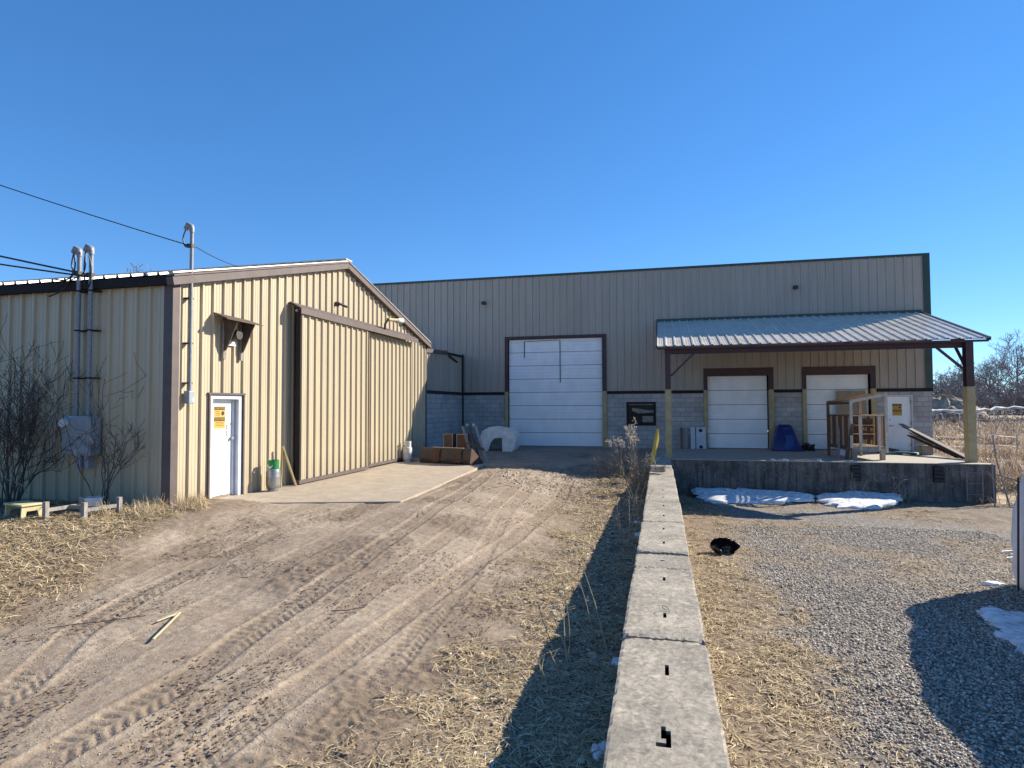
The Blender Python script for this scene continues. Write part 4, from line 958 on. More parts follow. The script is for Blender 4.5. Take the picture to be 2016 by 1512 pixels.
bb(Z(FL,-1.50), Z(FRt,-1.50), .05, .14, M_WOODG, 'deck_rail'); bb(Z(FL+Vector((-.03,0,0)),-1.46), Z(BL,-1.46), .05, .12, M_WOODR, 'deck_rail'); bb(Z(BL,-1.46), Z(BR,-1.46), .05, .12, M_WOODN, 'deck_rail'); bb(Z(FRt,-1.46), Z(BR,-1.46), .05, .12, M_WOODN, 'deck_rail')
mb = MB(); P = [Z(FL,-1.40), Z(FRt,-1.40), Z(BR,-1.40), Z(BL,-1.40)]; mb.add(P+[p-Vector((0,0,.03)) for p in P], [(0,1,2,3),(7,6,5,4),(0,4,5,1),(1,5,6,2),(2,6,7,3),(3,7,4,0)]); mb.build('deck', M_WOODN, tf)
for f in (.27, .80): vb(FL.lerp(FRt, f), -1.52, -.40, .085, 'stud', M_WOODP)
bb(Z(FL,-.38), Z(FRt,-.38), .12, .035, M_WOODN, 'top_rail'); bb(Z(FL,-.38), Z(BL,-.38), .12, .035, M_WOODR, 'top_rail'); bb(Z(BL,-.38), Z(BR,-.38), .12, .035, M_WOODR, 'top_rail'); bb(Z(FRt,-.38), Z(BR,-.38), .12, .035, M_WOODN, 'top_rail')
for k in range(11):
    a = FL+D*((k+.6)/11.6)+Vector((-.02,0,0)); MB().bar(Z(a,-1.42), Z(a,-.40), .018, .125, D).build('slat', M_WOODR if k % 3 else M_WOODN, tf)
for k in range(8):
    a = BL.lerp(BR, (k+.5)/8); MB().bar(Z(a,-1.42), Z(a,-.40), .125, .018, D).build('slat', M_WOODR if k % 2 else M_WOODD, tf)
for k in range(9):
    a = FRt+D*((k+.6)/9.6); MB().bar(Z(a,-1.42), Z(a,-.40), .018, .10, D).build('slat', M_WOODN if k % 3 else M_WOODR, tf)
for z in (-.72, -1.02): bb(Z(FL+D*.45,z), Z(FRt+D*.45,z), .25, .03, M_WOODN, 'shelf')
for k in (0, 1):
    MB().bar(Z(FL+D*.5+Vector((.45,0,0)),-.62-k*.42), Z(FRt+D*.5,-.66-k*.42), .03, .30).build('dark_panel', M_WOODD, tf)
# boards leaning at its left
for i, (a, b, m, lb) in enumerate((((5.86,22.9,DZ),(6.02,23.4,-.72),M_WOODG,'thin grey board leaning on the left side of the timber frame'),((6.02,22.6,DZ),(6.20,22.48,-.66),M_WOODD,'dark wide board leaning against the front left post of the timber frame'))):
    solo(MB().bar(a, b, .07+.05*i, .02, (0,1,0)), 'leaning_board', m, lb, 'board')
solo(MB().bar((5.93,22.75,-1.72), (6.0,22.9,-1.55), .16, .02, (0,1,0)), 'white_scrap', M_WHITE, 'small white scrap at the foot of the boards by the timber frame', 'scrap')
# plywood sheet on dock door
solo(MB().bar((7.44,26.75,DZ), (7.44,27.14,.55), 1.06, .018, (0,1,0)), 'plywood_sheet', M_PLY, 'brown plywood sheet leaning on the dock door behind the timber frame', 'plywood sheet')
# foil board, two boards
t = thing('foil_board', (1.52, 27.0, DZ), 'pale foil faced board with dark squares leaning left of the first dock door', 'board')
MB().bar((1.52,26.9,DZ), (1.52,27.08,-.94), .62, .05, (0,1,0)).build('board_panel', M_FOAM, t, bevel=.01)
mb = MB()
for z in (-1.08, -1.76): mb.box(1.56, 1.68, 26.83+(z+1.85)*.19, 26.868+(z+1.85)*.19, z-.06, z+.06)
mb.box(1.40, 1.43, 26.87, 26.872, -1.84, -1.80); mb.build('dark_square', M_TRIMD, t)
mb = MB().bar((1.415,26.868,DZ+.01), (1.415,27.045,-.95), .03, .006, (0,1,0)); mb.build('stripe', M_TRIMD, t)
for x, m, lb in ((.84, M_WOODR, 'reddish narrow board leaning on the block wall behind the left canopy post'), (1.03, M_WOODG, 'grey narrow board leaning beside the reddish one')):
    solo(MB().bar((x,26.85,DZ), (x,27.1,-.96), .085, .025, (0,1,0)), 'narrow_board', m, lb, 'board', 'narrow boards leaning by the dock')
# blue plastic hood
t = thing('blue_plastic_hood', (4.9, 26.5, DZ), 'blue moulded plastic hood with a lighter panel between the two dock doors', 'plastic hood')
mb = MB(); rings = []
for z, a, b, c, d in ((0,-.55,.53,-.32,.36),(.06,-.55,.53,-.32,.36),(.45,-.47,.38,-.20,.34),(.80,-.36,.28,-.06,.32),(.96,-.31,.23,.0,.31),(1.04,-.24,.15,.06,.28)):
    rings.append([(4.9+u*1.0, 26.55+v, DZ+z) for u, v in ((a,c+.05),(a+.05,c),(b-.05,c),(b,c+.05),(b,d),(a,d))])
n = 6; mb.add([p for r in rings for p in r], [(r*n+i, r*n+(i+1)%n, (r+1)*n+(i+1)%n, (r+1)*n+i) for r in range(5) for i in range(n)]+[tuple(range(n))[::-1], tuple(5*n+i for i in range(n))])
mb.build('hood_body', M_BLUEP, t, smooth=50, bevel=.015)
mb = MB(); P = [(4.80,26.375,-1.22),(5.10,26.375,-1.22),(5.12,26.275,-1.62),(4.90,26.225,-1.80),(4.72,26.255,-1.68),(4.84,26.31,-1.45)]
n = 6; mb.add([(a,b-.03,c) for a,b,c in P]+[(a,b+.03,c) for a,b,c in P], [tuple(range(n)), tuple(range(n,2*n))[::-1]]+[(i,(i+1)%n,(i+1)%n+n,i+n) for i in range(n)]); mb.build('front_panel', M_BLUEL, t)
mb = MB().bar((4.75,26.50,-.98), (5.02,26.50,-.95), .03, .05); mb.build('grip', M_BLUEL, t, bevel=.01)
# black heap
mb = MB(); random.seed(8)
for k in range(26):
    a = random.uniform(0, 6.28); r = random.uniform(.02,.22); c = Vector((5.66+math.cos(a)*r*1.1, 26.35+math.sin(a)*r*.6, DZ+.04+random.uniform(0,.30)*(1-r*2.4))); s = random.uniform(.04,.09)
    ax = Vector((random.gauss(0,1), random.gauss(0,1), random.gauss(0,1))).normalized(); mm = Matrix.Rotation(random.uniform(0,3), 3, ax)
    ring = [c+mm@Vector((math.cos(w)*s, math.sin(w)*s, 0)) for w in [i*math.pi/5 for i in range(11)]]; mb.tube(ring, .018, 5)
solo(mb, 'chain_heap', M_BLACK, 'dark tangled heap of chain on the dock beside the blue plastic hood', 'chain')
# planks leaning at the white dock door
t = thing('plank_stack', (9.4, 25, DZ), 'long weathered planks slanting down from the white dock door to the canopy post', 'planks')
for i, (dx, dz, w, m) in enumerate(((0,0,.16,M_WOODG),(.10,-.10,.14,M_WOODG),(.02,-.28,.2,M_WOODD),(.14,-.34,.22,M_WOODD),(-.08,-.40,.14,M_WOODR))):
    a = Vector((9.16+dx, 27.0-(0 if i < 2 else 1.0), -.78+dz)); b = Vector((9.72+dx*.5, 22.75+.2*i, DZ+.05+.0*i))
    MB().bar(a, b, w, .035, (0,0,1)).build('plank', m, t)
solo(MB().box(9.15, 9.5, 25.0, 25.3, DZ, -1.50), 'concrete_brick', M_CONC, 'grey concrete brick under the slanting planks', 'concrete brick')
t = thing('teal_pallet', (8.3, 25.4, DZ), 'flat teal slatted pallet on the dock before the white door', 'pallet')
M_TEAL = mat('teal_plastic', (.02,.12,.15), (.015,.08,.11), 8, .5)
for k in range(6): MB().box(7.95, 8.95, 24.9+k*.17, 25.0+k*.17, DZ+.06, DZ+.085).build('slat', M_TEAL, t)
for x in (7.95, 8.4, 8.87): MB().box(x, x+.08, 24.9, 25.85, DZ, DZ+.06).build('runner', M_TEAL, t)
solo(MB().bar((8.95,26.75,DZ+.04), (8.45,26.55,DZ+.12), .14, .10), 'log_piece', M_WOODD, 'short dark timber offcut at the foot of the white dock door', 'timber offcut')
random.seed(4)
for i, (x, lb) in enumerate(((3.55,'white crumb of snow on the dock edge, leftmost of three'),(3.92,'largest white crumb of snow on the dock edge'),(4.95,'small round crumb of snow on the dock edge, right of the others'))):
    mb = MB().lathe([(.10 if i == 1 else .06,0),(.11 if i == 1 else .07,.02),(.07,.05),(.02,.06)], (x,21.58,-1.832), 9); solo(mb, 'snow_crumb', M_SNOW, lb, 'snow')
# ladder and poles at the right of the dock
t = thing('steel_ladder', (9.3, 21.4, -2.95), 'thin grey steel ladder fixed to the right end of the dock face', 'ladder')
for x in (9.02, 9.44): MB().tube([(x,21.42,-2.95),(x,21.42,-2.0)], .014, 6).build('ladder_rail', M_GALV, t)
for z in (-2.75,-2.42,-2.10): MB().tube([(9.02,21.42,z),(9.44,21.42,z)], .011, 6).build('rung', M_GALV, t)
for pts, r, lb in (([(9.50,20.9,-3.0),(9.62,21.25,-1.80)], .022, 'pale pole leaning on the dock end, left leg of the crossed pair'), ([(9.86,20.85,-3.02),(9.70,21.2,-1.6),(9.68,21.3,-.95)], .02, 'long thin pale pole leaning past the right dock corner'),
                   ([(9.9,21.6,-2.15),(11.6,20.8,-2.75)], .03, 'grey rail slanting down to the right from the dock corner')):
    solo(MB().tube(pts, r, 6), 'leaning_pole', M_WOODG, lb, 'pole')
# snow, ground scraps
def patch(name, poly, h, label, m=None, seed=1, cat='snow', zf=None, kind=None):
    rnd = random.Random(seed); c = Vector((sum(p[0] for p in poly)/len(poly), sum(p[1] for p in poly)/len(poly)))
    out = []
    n = len(poly)
    for i in range(n):
        p0, p1, p2, p3 = [Vector(poly[(i+k-1) % n]) for k in range(4)]
        for k in range(7):
            u = k/7; out.append(.5*((2*p1)+(p2-p0)*u+(2*p0-5*p1+4*p2-p3)*u*u+(3*p1-p0-3*p2+p3)*u**3))
    sz = max((p-c).length for p in out)
    out = [c+(p-c)*(1+.50*(float(vnoise(np.array(p.x*4.5/max(sz,.3)), np.array(p.y*6/max(sz,.3)), seed))-.5)+.30*(float(vnoise(np.array(p.x*14/max(sz,.3)), np.array(p.y*18/max(sz,.3)), seed+3))-.5)) for p in out]
    rings = []; V = []; F = []
    zz = zf or (lambda x, y: G(x, y))
    for s, hh in ((1.0,-.04),(.985,.35),(.93,.75),(.8,.95),(.6,1.0),(.4,.95),(.2,1.0)):
        for p in out:
            q = c+(p-c)*(s+(rnd.uniform(-.035,.035) if s < .99 else rnd.uniform(-.03,.03)))
            V.append((q.x, q.y, zz(q.x,q.y)+h*hh*(.35+.9*float(vnoise(np.array(q.x*3.1), np.array(q.y*3.1), seed))+.5*float(vnoise(np.array(q.x*9), np.array(q.y*9), seed))) if hh > 0 else zz(q.x,q.y)-.03))
    n = len(out)
    for r in range(6):
        for i in range(n): F.append((r*n+i, r*n+(i+1)%n, (r+1)*n+(i+1)%n, (r+1)*n+i))
    V.append((c.x, c.y, zz(c.x,c.y)+h)); F += [(6*n+i, 6*n+(i+1)%n, 7*n) for i in range(n)]
    mb = MB(); mb.add(V, F); o = mb.build(name, m or M_SNOW, smooth=50); return tag(o, label, cat)
zb = lambda x, y: G(x, y) + .20*max(0, min(1, (y-19.9)/1.3))
patch('snow_patch', [(1.05,20.3),(1.5,19.6),(2.6,19.75),(3.7,20.1),(4.4,20.5),(4.55,21.15),(3.0,21.3),(1.3,21.3)], .07, 'grey blue shaded snow bank lying at the foot of the dock, left one', seed=2, zf=zb)
patch('snow_patch', [(4.55,20.3),(4.95,19.6),(5.7,19.45),(6.5,20.1),(7.1,20.9),(6.7,21.25),(5.3,21.2)], .08, 'bright sunlit snow bank at the foot of the dock, right one', seed=3, zf=zb)
patch('snow_patch', [(3.62,8.30),(3.50,7.85),(3.42,7.45),(3.40,7.1),(3.30,6.7),(3.9,5.9),(4.8,6.8),(4.8,8.2),(4.1,8.4)], .05, 'flat snow sheet in the shadow of the tarp covered pile', seed=4)
patch('snow_patch', [(4.33,9.9),(4.45,9.78),(4.6,9.9),(4.5,10.05)], .04, 'tiny snow scrap touching the tip of the tarp pile shadow', seed=6)
for i, (x, y, s, lb) in enumerate(((-.43,4.2,.09,'small snow lump in the wall shadow nearest the camera'),(-.42,5.7,.07,'small snow lump against the second wall block, in shadow'),(-.42,11.2,.10,'snow lump in the ditch beside the fourth wall block'),(-.46,12.3,.12,'larger crumbled snow lump in the ditch beyond the others'))):
    patch('snow_lump', [(x-s*.5,y-s),(x+s*.2,y-s*1.3),(x+s*.6,y-s*.2),(x+s*.35,y+s*1.2),(x-s*.2,y+s*.6),(x-s*.6,y+s*.9)], .03, lb, seed=20+i)
solo(MB().add([(1.42,19.0,G(1.4,19)+.03),(1.95,18.85,G(1.4,19)+.03),(2.25,19.45,G(2.2,19.4)+.03),(1.9,19.5,G(2,19.4)+.03),(1.42,19.0,G(1.4,19)-.02),(1.95,18.85,G(1.4,19)-.02),(2.25,19.45,G(2.2,19.4)-.02),(1.9,19.5,G(2,19.4)-.02)], [(0,1,2,3),(7,6,5,4),(0,4,5,1),(1,5,6,2),(2,6,7,3),(3,7,4,0)]), 'flat_board', M_WOODG, 'pale flat board lying before the left snow bank', 'board')
# black plastic scrap
mb = MB(); random.seed(2); n = 22; V = []; F = []; c = Vector((1.05, 11.35, G(1.05,11.35)+.11))
for j in range(6):
    th = j/5*1.9
    for i in range(n):
        a = 2*math.pi*i/n; r = .235*math.sin(th)*(1+.10*math.sin(3*a)+.05*math.sin(7*a)*(j/5)); zc = -.22*math.cos(th)+(.05*math.sin(5*a+1)+.04*math.sin(2*a))*(j/5)
        V.append(Vector((r*math.cos(a), r*math.sin(a)*.8, zc)))
mm = Matrix.Rotation(R(62), 3, 'X') @ Matrix.Rotation(R(25), 3, 'Y')
for j in range(5):
    for i in range(n):
        if j == 4 and i in (3,4,9,10,15): continue
        F.append((j*n+i, j*n+(i+1)%n, (j+1)*n+(i+1)%n, (j+1)*n+i))
mb.add([c+mm@v for v in V], F); o = mb.build('plastic_scrap', mat('black_glossy_plastic', (.012,.013,.016), None, 5, .22), smooth=70, fix=False)
s = o.modifiers.new('thick', 'SOLIDIFY'); s.thickness = .008; tag(o, 'torn black plastic tub lying on the ground right of the block wall', 'plastic scrap')
# splinters on the driveway
for a, b, w, lb in (((-4.78,4.98),(-5.05,5.62),.016,'longer pale splinter of the V shaped pair on the driveway'), ((-5.07,5.62),(-5.10,5.36),.013,'shorter pale splinter of the V shaped pair on the driveway')):
    solo(MB().bar((a[0],a[1],G(*a)+.03), (b[0],b[1],G(*b)+.035), w, .012), 'wood_splinter', M_CREAM, lb, 'splinter')
for (a, b, lb) in (((-6.1,5.0),(-5.35,5.5),'long dark twig beside the left rut on the driveway'), ((-3.2,6.25),(-3.5,6.05),'short dark twig in the middle of the driveway'), ((-4.3,10.6),(-4.1,10.2),'dark curved stick at the corner of the concrete pad')):
    pts = [Vector((a[0]+(b[0]-a[0])*k/4+random.gauss(0,.01), a[1]+(b[1]-a[1])*k/4+random.gauss(0,.015), G(a[0]+(b[0]-a[0])*k/4, a[1]+(b[1]-a[1])*k/4)+.025)) for k in range(5)]
    solo(MB().tube(pts, .005, 5), 'twig', M_BARK, lb, 'twig')
# shovel and yellow board at the end of the block wall
t = thing('snow_shovel', (-.15, 16.2, -1.72), 'grey snow shovel blade resting on the far wall blocks', 'shovel')
mb = MB(); V = []; F = []
for j in range(6):
    for i in range(7):
        u = -.24+.48*i/6; v = j/5; V.append((-.10+u*.85, 15.7+v*.45, -1.69+.10*v*v+.03*abs(u/.24)**3+.02))
for j in range(5):
    for i in range(6): F.append((j*7+i, j*7+i+1, (j+1)*7+i+1, (j+1)*7+i))
mb.add(V, F); o = mb.build('blade', M_RUSTD, t, smooth=40, fix=False); s = o.modifiers.new('thick', 'SOLIDIFY'); s.thickness = .006
MB().tube([(-.13,16.0,-1.62),(-.20,17.2,-1.45)], .014, 8).build('handle', M_WOODD, t, smooth=40)
solo(MB().add([(-.42,18.2,-2.1),(-.30,18.3,-2.1),(-.06,18.6,-1.02),(-.07,18.6,-.72),(-.14,18.6,-.72),(-.42,18.25,-2.1),(-.30,18.35,-2.1),(-.06,18.66,-1.02),(-.07,18.66,-.72),(-.14,18.66,-.72)],
     [(0,1,2,3,4),(9,8,7,6,5),(0,5,6,1),(1,6,7,2),(2,7,8,3),(3,8,9,4),(4,9,5,0)]), 'yellow_board', M_YELLB, 'bright yellow board leaning up at the end of the block wall', 'board')
mb = MB(); mb.tube([(.02+.03*math.cos(a*.6), 5.27+.05*math.sin(a*.6), -1.715+.05*math.sin(a*.3)) for a in range(9)], .0025, 5)
solo(mb, 'wire_loop', M_CABLE, 'thin wire loop poking out of a lifting slot', 'wire')
# tarp covered pile at the right edge
def pile():
    t = thing('tarp_covered_pile', (5.4, 8.0, -2.5), 'white tarp wrapped pile cut by the right edge, casting a broad shadow', 'covered pile')
    prof = [(0,-2.52),(-.03,-2.2),(.0,-1.95),(.05,-1.45),(.12,-1.08),(.20,-.84),(.42,-.74),(1.5,-.74),(2.1,-.9),(2.3,-1.5),(2.35,-2.52)]
    rows = [(9.98,4.72,.80),(9.9,4.64,.96),(9.7,4.60,1.0),(9.3,4.60,1.0),(8.9,4.48,.98),(8.5,4.33,.97),(8.1,4.22,1.0),(7.6,4.08,1.0),(7.1,3.98,1.03),(6.6,3.92,1.02),(6.1,3.88,1.0),(5.5,3.86,1.0),(4.9,3.9,1.0),(4.3,4.0,.98),(3.9,4.1,.9)]
    V = []; rnd = random.Random(6)
    for y, x, s in rows:
        x += (-.13 if y < 9 else .04); s *= 1.05
        for k, (u, z) in enumerate(prof):
            fold = .035*math.sin(y*9+z*2.0)+.02*math.sin(y*23+z*5)
            V.append((x+u+fold*(1 if k < 6 else .3), y+.03*math.sin(z*6+x), -2.52+(z+2.52)*s + .03*math.sin(y*7+u*3)))
    n = len(prof); F = [(r*n+i, r*n+i+1, (r+1)*n+i+1, (r+1)*n+i) for r in range(len(rows)-1) for i in range(n-1)] + [tuple(range(n)), tuple((len(rows)-1)*n+i for i in range(n))[::-1]]
    mb = MB(); mb.add(V, F); o = mb.build('tarp', M_TARP, t, smooth=60)
    ss = o.modifiers.new('sub', 'SUBSURF'); ss.levels = 2; ss.render_levels = 2
    tx = bpy.data.textures.new('folds', 'CLOUDS'); tx.noise_scale = .22
    dm = o.modifiers.new('folds', 'DISPLACE'); dm.texture = tx; dm.strength = .08; dm.mid_level = .5
pile()
solo(MB().tube([(4.55,9.5,-2.6),(4.62,9.55,-.98)], .013, 6), 'metal_stake', M_CABLE, 'thin dark metal stake standing in front of the white tarp', 'stake')
for k, (pts, lb) in enumerate(((((8.0,16.6),(7.7,16.2),(7.75,15.8),(7.9,15.4)), 'pale cord lying on the ground nearer the dock ladder'), (((6.3,13.2),(5.95,12.9),(6.0,12.5),(5.7,12.2),(5.75,11.8)), 'pale cord lying loose on the ground nearer the tarp pile'))):
    P = []
    for i in range(len(pts)-1):
        for q in range(5):
            u = q/5; x = pts[i][0]+(pts[i+1][0]-pts[i][0])*u+.04*math.sin(q); y = pts[i][1]+(pts[i+1][1]-pts[i][1])*u; P.append((x, y, G(x, y)+.03))
    solo(MB().tube(P, .012, 5), 'loose_cord', M_WHITE, lb, 'cord')

# ================================================================== GROUND COVER
def inst_mesh(name, V, F, m, kind='stuff', label=None, cat=None):
    me = bpy.data.meshes.new(name); V = V.reshape(-1, 3)
    me.vertices.add(len(V)); me.vertices.foreach_set('co', V.ravel().astype(np.float32))
    k = F.shape[1]; me.loops.add(F.size); me.loops.foreach_set('vertex_index', F.ravel().astype(np.int32))
    me.polygons.add(len(F)); me.polygons.foreach_set('loop_start', np.arange(0, F.size, k, dtype=np.int32)); me.update(calc_edges=True)
    me.materials.append(m); o = bpy.data.objects.new(name, me); COL.objects.link(o); o['kind'] = kind
    return tag(o, label, cat)
def blades(x, y, L, w, tilt, seed, name, m, label, curl=.5):
    """thin bent straws: three cross lines each"""
    r = np.random.default_rng(seed); n = len(x); a = r.uniform(0, 2*np.pi, n); z = relief(x, y)[0] + r.uniform(-.003, .012, n)
    el = np.abs(r.normal(0, tilt, n)); dx, dy, dz = np.cos(a)*np.cos(el), np.sin(a)*np.cos(el), np.sin(el)
    px, py = -np.sin(a), np.cos(a); bend = r.normal(0, curl, n)*.3*L; lift = r.uniform(.0, .25, n)*L*.35
    V = np.zeros((n, 6, 3))
    for i, (t, ww) in enumerate(((0, 1), (.5, .9), (1, .35))):
        b = bend*(1-(2*t-1)**2); zz = z + dz*L*t + lift*(1-(2*t-1)**2)
        cx = x+dx*L*(t-.5)+px*b; cy = y+dy*L*(t-.5)+py*b
        for s, sg in ((0, -1), (1, 1)):
            V[:, i*2+s, 0] = cx+px*w*ww*sg*.5; V[:, i*2+s, 1] = cy+py*w*ww*sg*.5; V[:, i*2+s, 2] = zz + sg*w*ww*.25*r.normal(0,1,n)
    base = (np.arange(n)*6)[:, None]
    F = np.concatenate([base+np.array([[0,1,3,2]]), base+np.array([[2,3,5,4]])], 0)
    return inst_mesh(name, V, F, m, 'stuff', label, 'dry grass')
M_STRAW = isl('straw_blades', [(.66,.52,.31),(.42,.31,.18),(.78,.65,.43),(.24,.165,.10),(.57,.43,.25),(.10,.07,.045)])
M_STRAWB = isl('brown_grass', [(.40,.30,.19),(.60,.48,.32),(.20,.145,.095),(.48,.37,.23),(.09,.065,.045)])
def scatter(n, x0, x1, y0, y1, seed, power=1.0, sel='straw', inv=False):
    r = np.random.default_rng(seed); u = r.uniform(0, 1, n)
    y = y0*(y1/y0)**u if power else y0+(y1-y0)*u     # denser where it is seen from close by
    x = r.uniform(x0, x1, n); s, g = masks(x, y); v = s if sel == 'straw' else g
    if inv: v = 1-v
    k = (v > r.uniform(.15, 1, n)) & ~((x < -4.8) & (y > 10.4) & (y < 19.4)); return x[k], y[k]
x, y = scatter(150000, -3.4, -.30, 2.6, 20, 1); blades(x, y, rng.uniform(.03,.15,len(x))*(1+y*.03), rng.uniform(.002,.0048,len(x))*(1+y*.08), .13, 2, 'dry_grass', M_STRAW, 'bleached straw strip between the driveway and the block wall', .22)
x, y = scatter(130000, -14, -5.4, 3.6, 10.6, 3); blades(x, y, rng.uniform(.05,.20,len(x)), rng.uniform(.004,.009,len(x)), .20, 4, 'dry_grass', M_STRAW, 'matted dry grass at the foot of the workshop corner', .25)
x, y = scatter(130000, .31, 7.5, 2.6, 21, 5); k = x < y*.52+.4; x, y = x[k], y[k]; blades(x, y, rng.uniform(.03,.11,len(x))*(1+y*.03), rng.uniform(.003,.006,len(x))*(1+y*.07), .10, 6, 'dry_grass', M_STRAWB, 'short brown dead grass right of the block wall', .2)
x, y = scatter(22000, .31, 1.6, 2.6, 12, 15); blades(x, y, rng.uniform(.04,.12,len(x)), rng.uniform(.003,.0065,len(x))*(1+y*.05), .14, 16, 'dry_grass', M_STRAW, 'golden dead grass hugging the right side of the block wall', .2)
r = np.random.default_rng(17); n = 45000; y = 20*(75/20)**r.uniform(0,1,n); x = r.uniform(.36, .60, n)*y+r.uniform(0,1.5,n); k = ~((x < 10.3) & (y < 60) & (y > 21)) ; x, y = x[k], y[k]
cl = fbm(x*.35, y*.35, 3, 77); k = cl > .36; x, y = x[k], y[k]
M_FIELD = isl('field_grass', [(.72,.59,.43),(.84,.73,.56),(.50,.38,.27),(.30,.21,.15),(.78,.66,.50)])
blades(x, y, rng.uniform(.25,.75,len(x)), .012+.0011*y, .8, 18, 'dry_grass', M_FIELD, 'tall bleached grass of the field beyond the dock', .3)
r = np.random.default_rng(19); n = 8000; x = r.uniform(-9.4, -7.8, n); y = r.uniform(8.3, 10.3, n); k = ((x < -8.7)*(y < 9.4)+(x > -8.68))*(fbm(x*2.5, y*2.5, 3, 66) > .43)*(y < 10.3-(x+8.7)*1.2); x, y = x[k > 0], y[k > 0]
blades(x, y, rng.uniform(.08,.30,len(x)), .005+0*y, .6, 20, 'dry_grass', M_STRAW, 'upright dry grass tuft at the workshop corner')
# leaf litter
r = np.random.default_rng(23)
def leaves(n, x0, x1, y0, y1, seed, m, label, s0=.015, s1=.04, bare=False):
    r = np.random.default_rng(seed); y = y0*(y1/y0)**r.uniform(0,1,n); x = r.uniform(x0, x1, n); s, g = masks(x, y); k = ((s > r.uniform(.25, 1, n)) & ~((x < -4.8) & (y > 10.4))) | (bare and (s < .3)*(~((x < -4.8) & (y > 10.4)))*(fbm(x*1.5, y*1.1, 3, 44) > .50)); x, y = x[k], y[k]; n = len(x)
    z = relief(x, y)[0]+r.uniform(.003,.012,n); sz = r.uniform(s0, s1, n); a = r.uniform(0, 6.28, n); V = np.zeros((n, 5, 3)); c, s_ = np.cos(a), np.sin(a)
    for i, (u, v) in enumerate(((1.4,0),(.2,.8),(-1.3,.2),(-.2,-.8),(0,0))):
        V[:, i, 0] = x+(u*c-v*s_)*sz; V[:, i, 1] = y+(u*s_+v*c)*sz; V[:, i, 2] = z+(r.uniform(-.5,.7,n)*sz if i < 4 else 0)
    base = (np.arange(n)*5)[:, None]; F = np.concatenate([base+np.array([[0,1,4]]), base+np.array([[1,2,4]]), base+np.array([[2,3,4]]), base+np.array([[3,0,4]])], 0)
    return inst_mesh('leaf_litter', V, F, m, 'stuff', label, 'leaf litter')
M_LEAF = isl('dead_leaves', [(.62,.53,.43),(.28,.19,.12),(.80,.72,.61),(.10,.065,.045),(.46,.36,.27),(.07,.045,.03)])
leaves(30000, -3.6, -.35, 2.6, 16, 24, M_LEAF, 'dead leaves in the straw strip left of the block wall', .009, .024)
leaves(26000, -7.5, -1.2, 2.6, 14, 25, isl('dark_debris', [(.10,.07,.05),(.20,.14,.10),(.28,.21,.15),(.07,.05,.04)]), 'bark crumbs and leaf bits scattered on the driveway', .005, .016, True)
leaves(6000, .35, 6, 2.6, 16, 26, M_LEAF, 'dead leaf bits among the short grass right of the block wall', .008, .022)
# gravel and clods
def stones(x, y, s, seed, name, m, label, cat, sink=.3):
    r = np.random.default_rng(seed); n = len(x); z = relief(x, y)[0]+s*(.5-sink)
    base = np.array([[1,0,0],[0,1,0],[-1,0,0],[0,-1,0],[0,0,1],[0,0,-1]], float); V = base[None]*r.uniform(.6,1.2,(n,6,1))*np.stack([s, s*r.uniform(.6,1,n), s*r.uniform(.4,.8,n)], -1)[:, None]
    a = r.uniform(0,6.28,n); c, q = np.cos(a)[:, None], np.sin(a)[:, None]; tl = r.normal(0,.4,n)[:, None]
    X = V[...,0]*c-V[...,1]*q; Y = V[...,0]*q+V[...,1]*c; Z = V[...,2]+X*tl; V = np.stack([X+x[:,None], Y+y[:,None], Z+z[:,None]], -1)
    b = (np.arange(n)*6)[:, None]; F = np.concatenate([b+np.array([t]) for t in ((0,1,4),(1,2,4),(2,3,4),(3,0,4),(1,0,5),(2,1,5),(3,2,5),(0,3,5))], 0)
    return inst_mesh(name, V, F, m, 'stuff', label, cat)
M_GRAV = isl('grey_gravel', [(.58,.50,.405),(.33,.28,.225),(.74,.66,.56),(.11,.09,.07),(.47,.40,.31)])
x, y = scatter(150000, .8, 7, 2.6, 16, 31, sel='grav'); k = x < y*.52+.4; x, y = x[k], y[k]; stones(x, y, rng.uniform(.006,.017,len(x))*(1+.04*y), 32, 'gravel', M_GRAV, 'crushed grey gravel right of the block wall', 'gravel')
x, y = scatter(36000, -8, -.9, 2.6, 16, 33, inv=True); k = fbm(x*2.2, y*1.4, 3, 55) > .42; x, y = x[k], y[k]; stones(x, y, rng.uniform(.0025,.008,len(x))*(1+.05*y), 34, 'dirt_clods', isl('dirt_clods', [(.30,.235,.175),(.42,.34,.27),(.20,.15,.11),(.50,.43,.36)]), 'small clods and pebbles on the dirt driveway', 'dirt clods')
x = rng.uniform(-5.3,-.9,2600); y = rng.uniform(12.5,19.5,2600); k = (fbm(x*1.1, y*.8, 3, 91) > .45) & (x > -4.9); x, y = x[k], y[k]; stones(x, y, rng.uniform(.010,.038,len(x)), 35, 'dirt_clods', isl('churned_clods', [(.32,.25,.185),(.42,.34,.26),(.24,.18,.13)]), 'churned clods before the shaded apron', 'dirt clods')

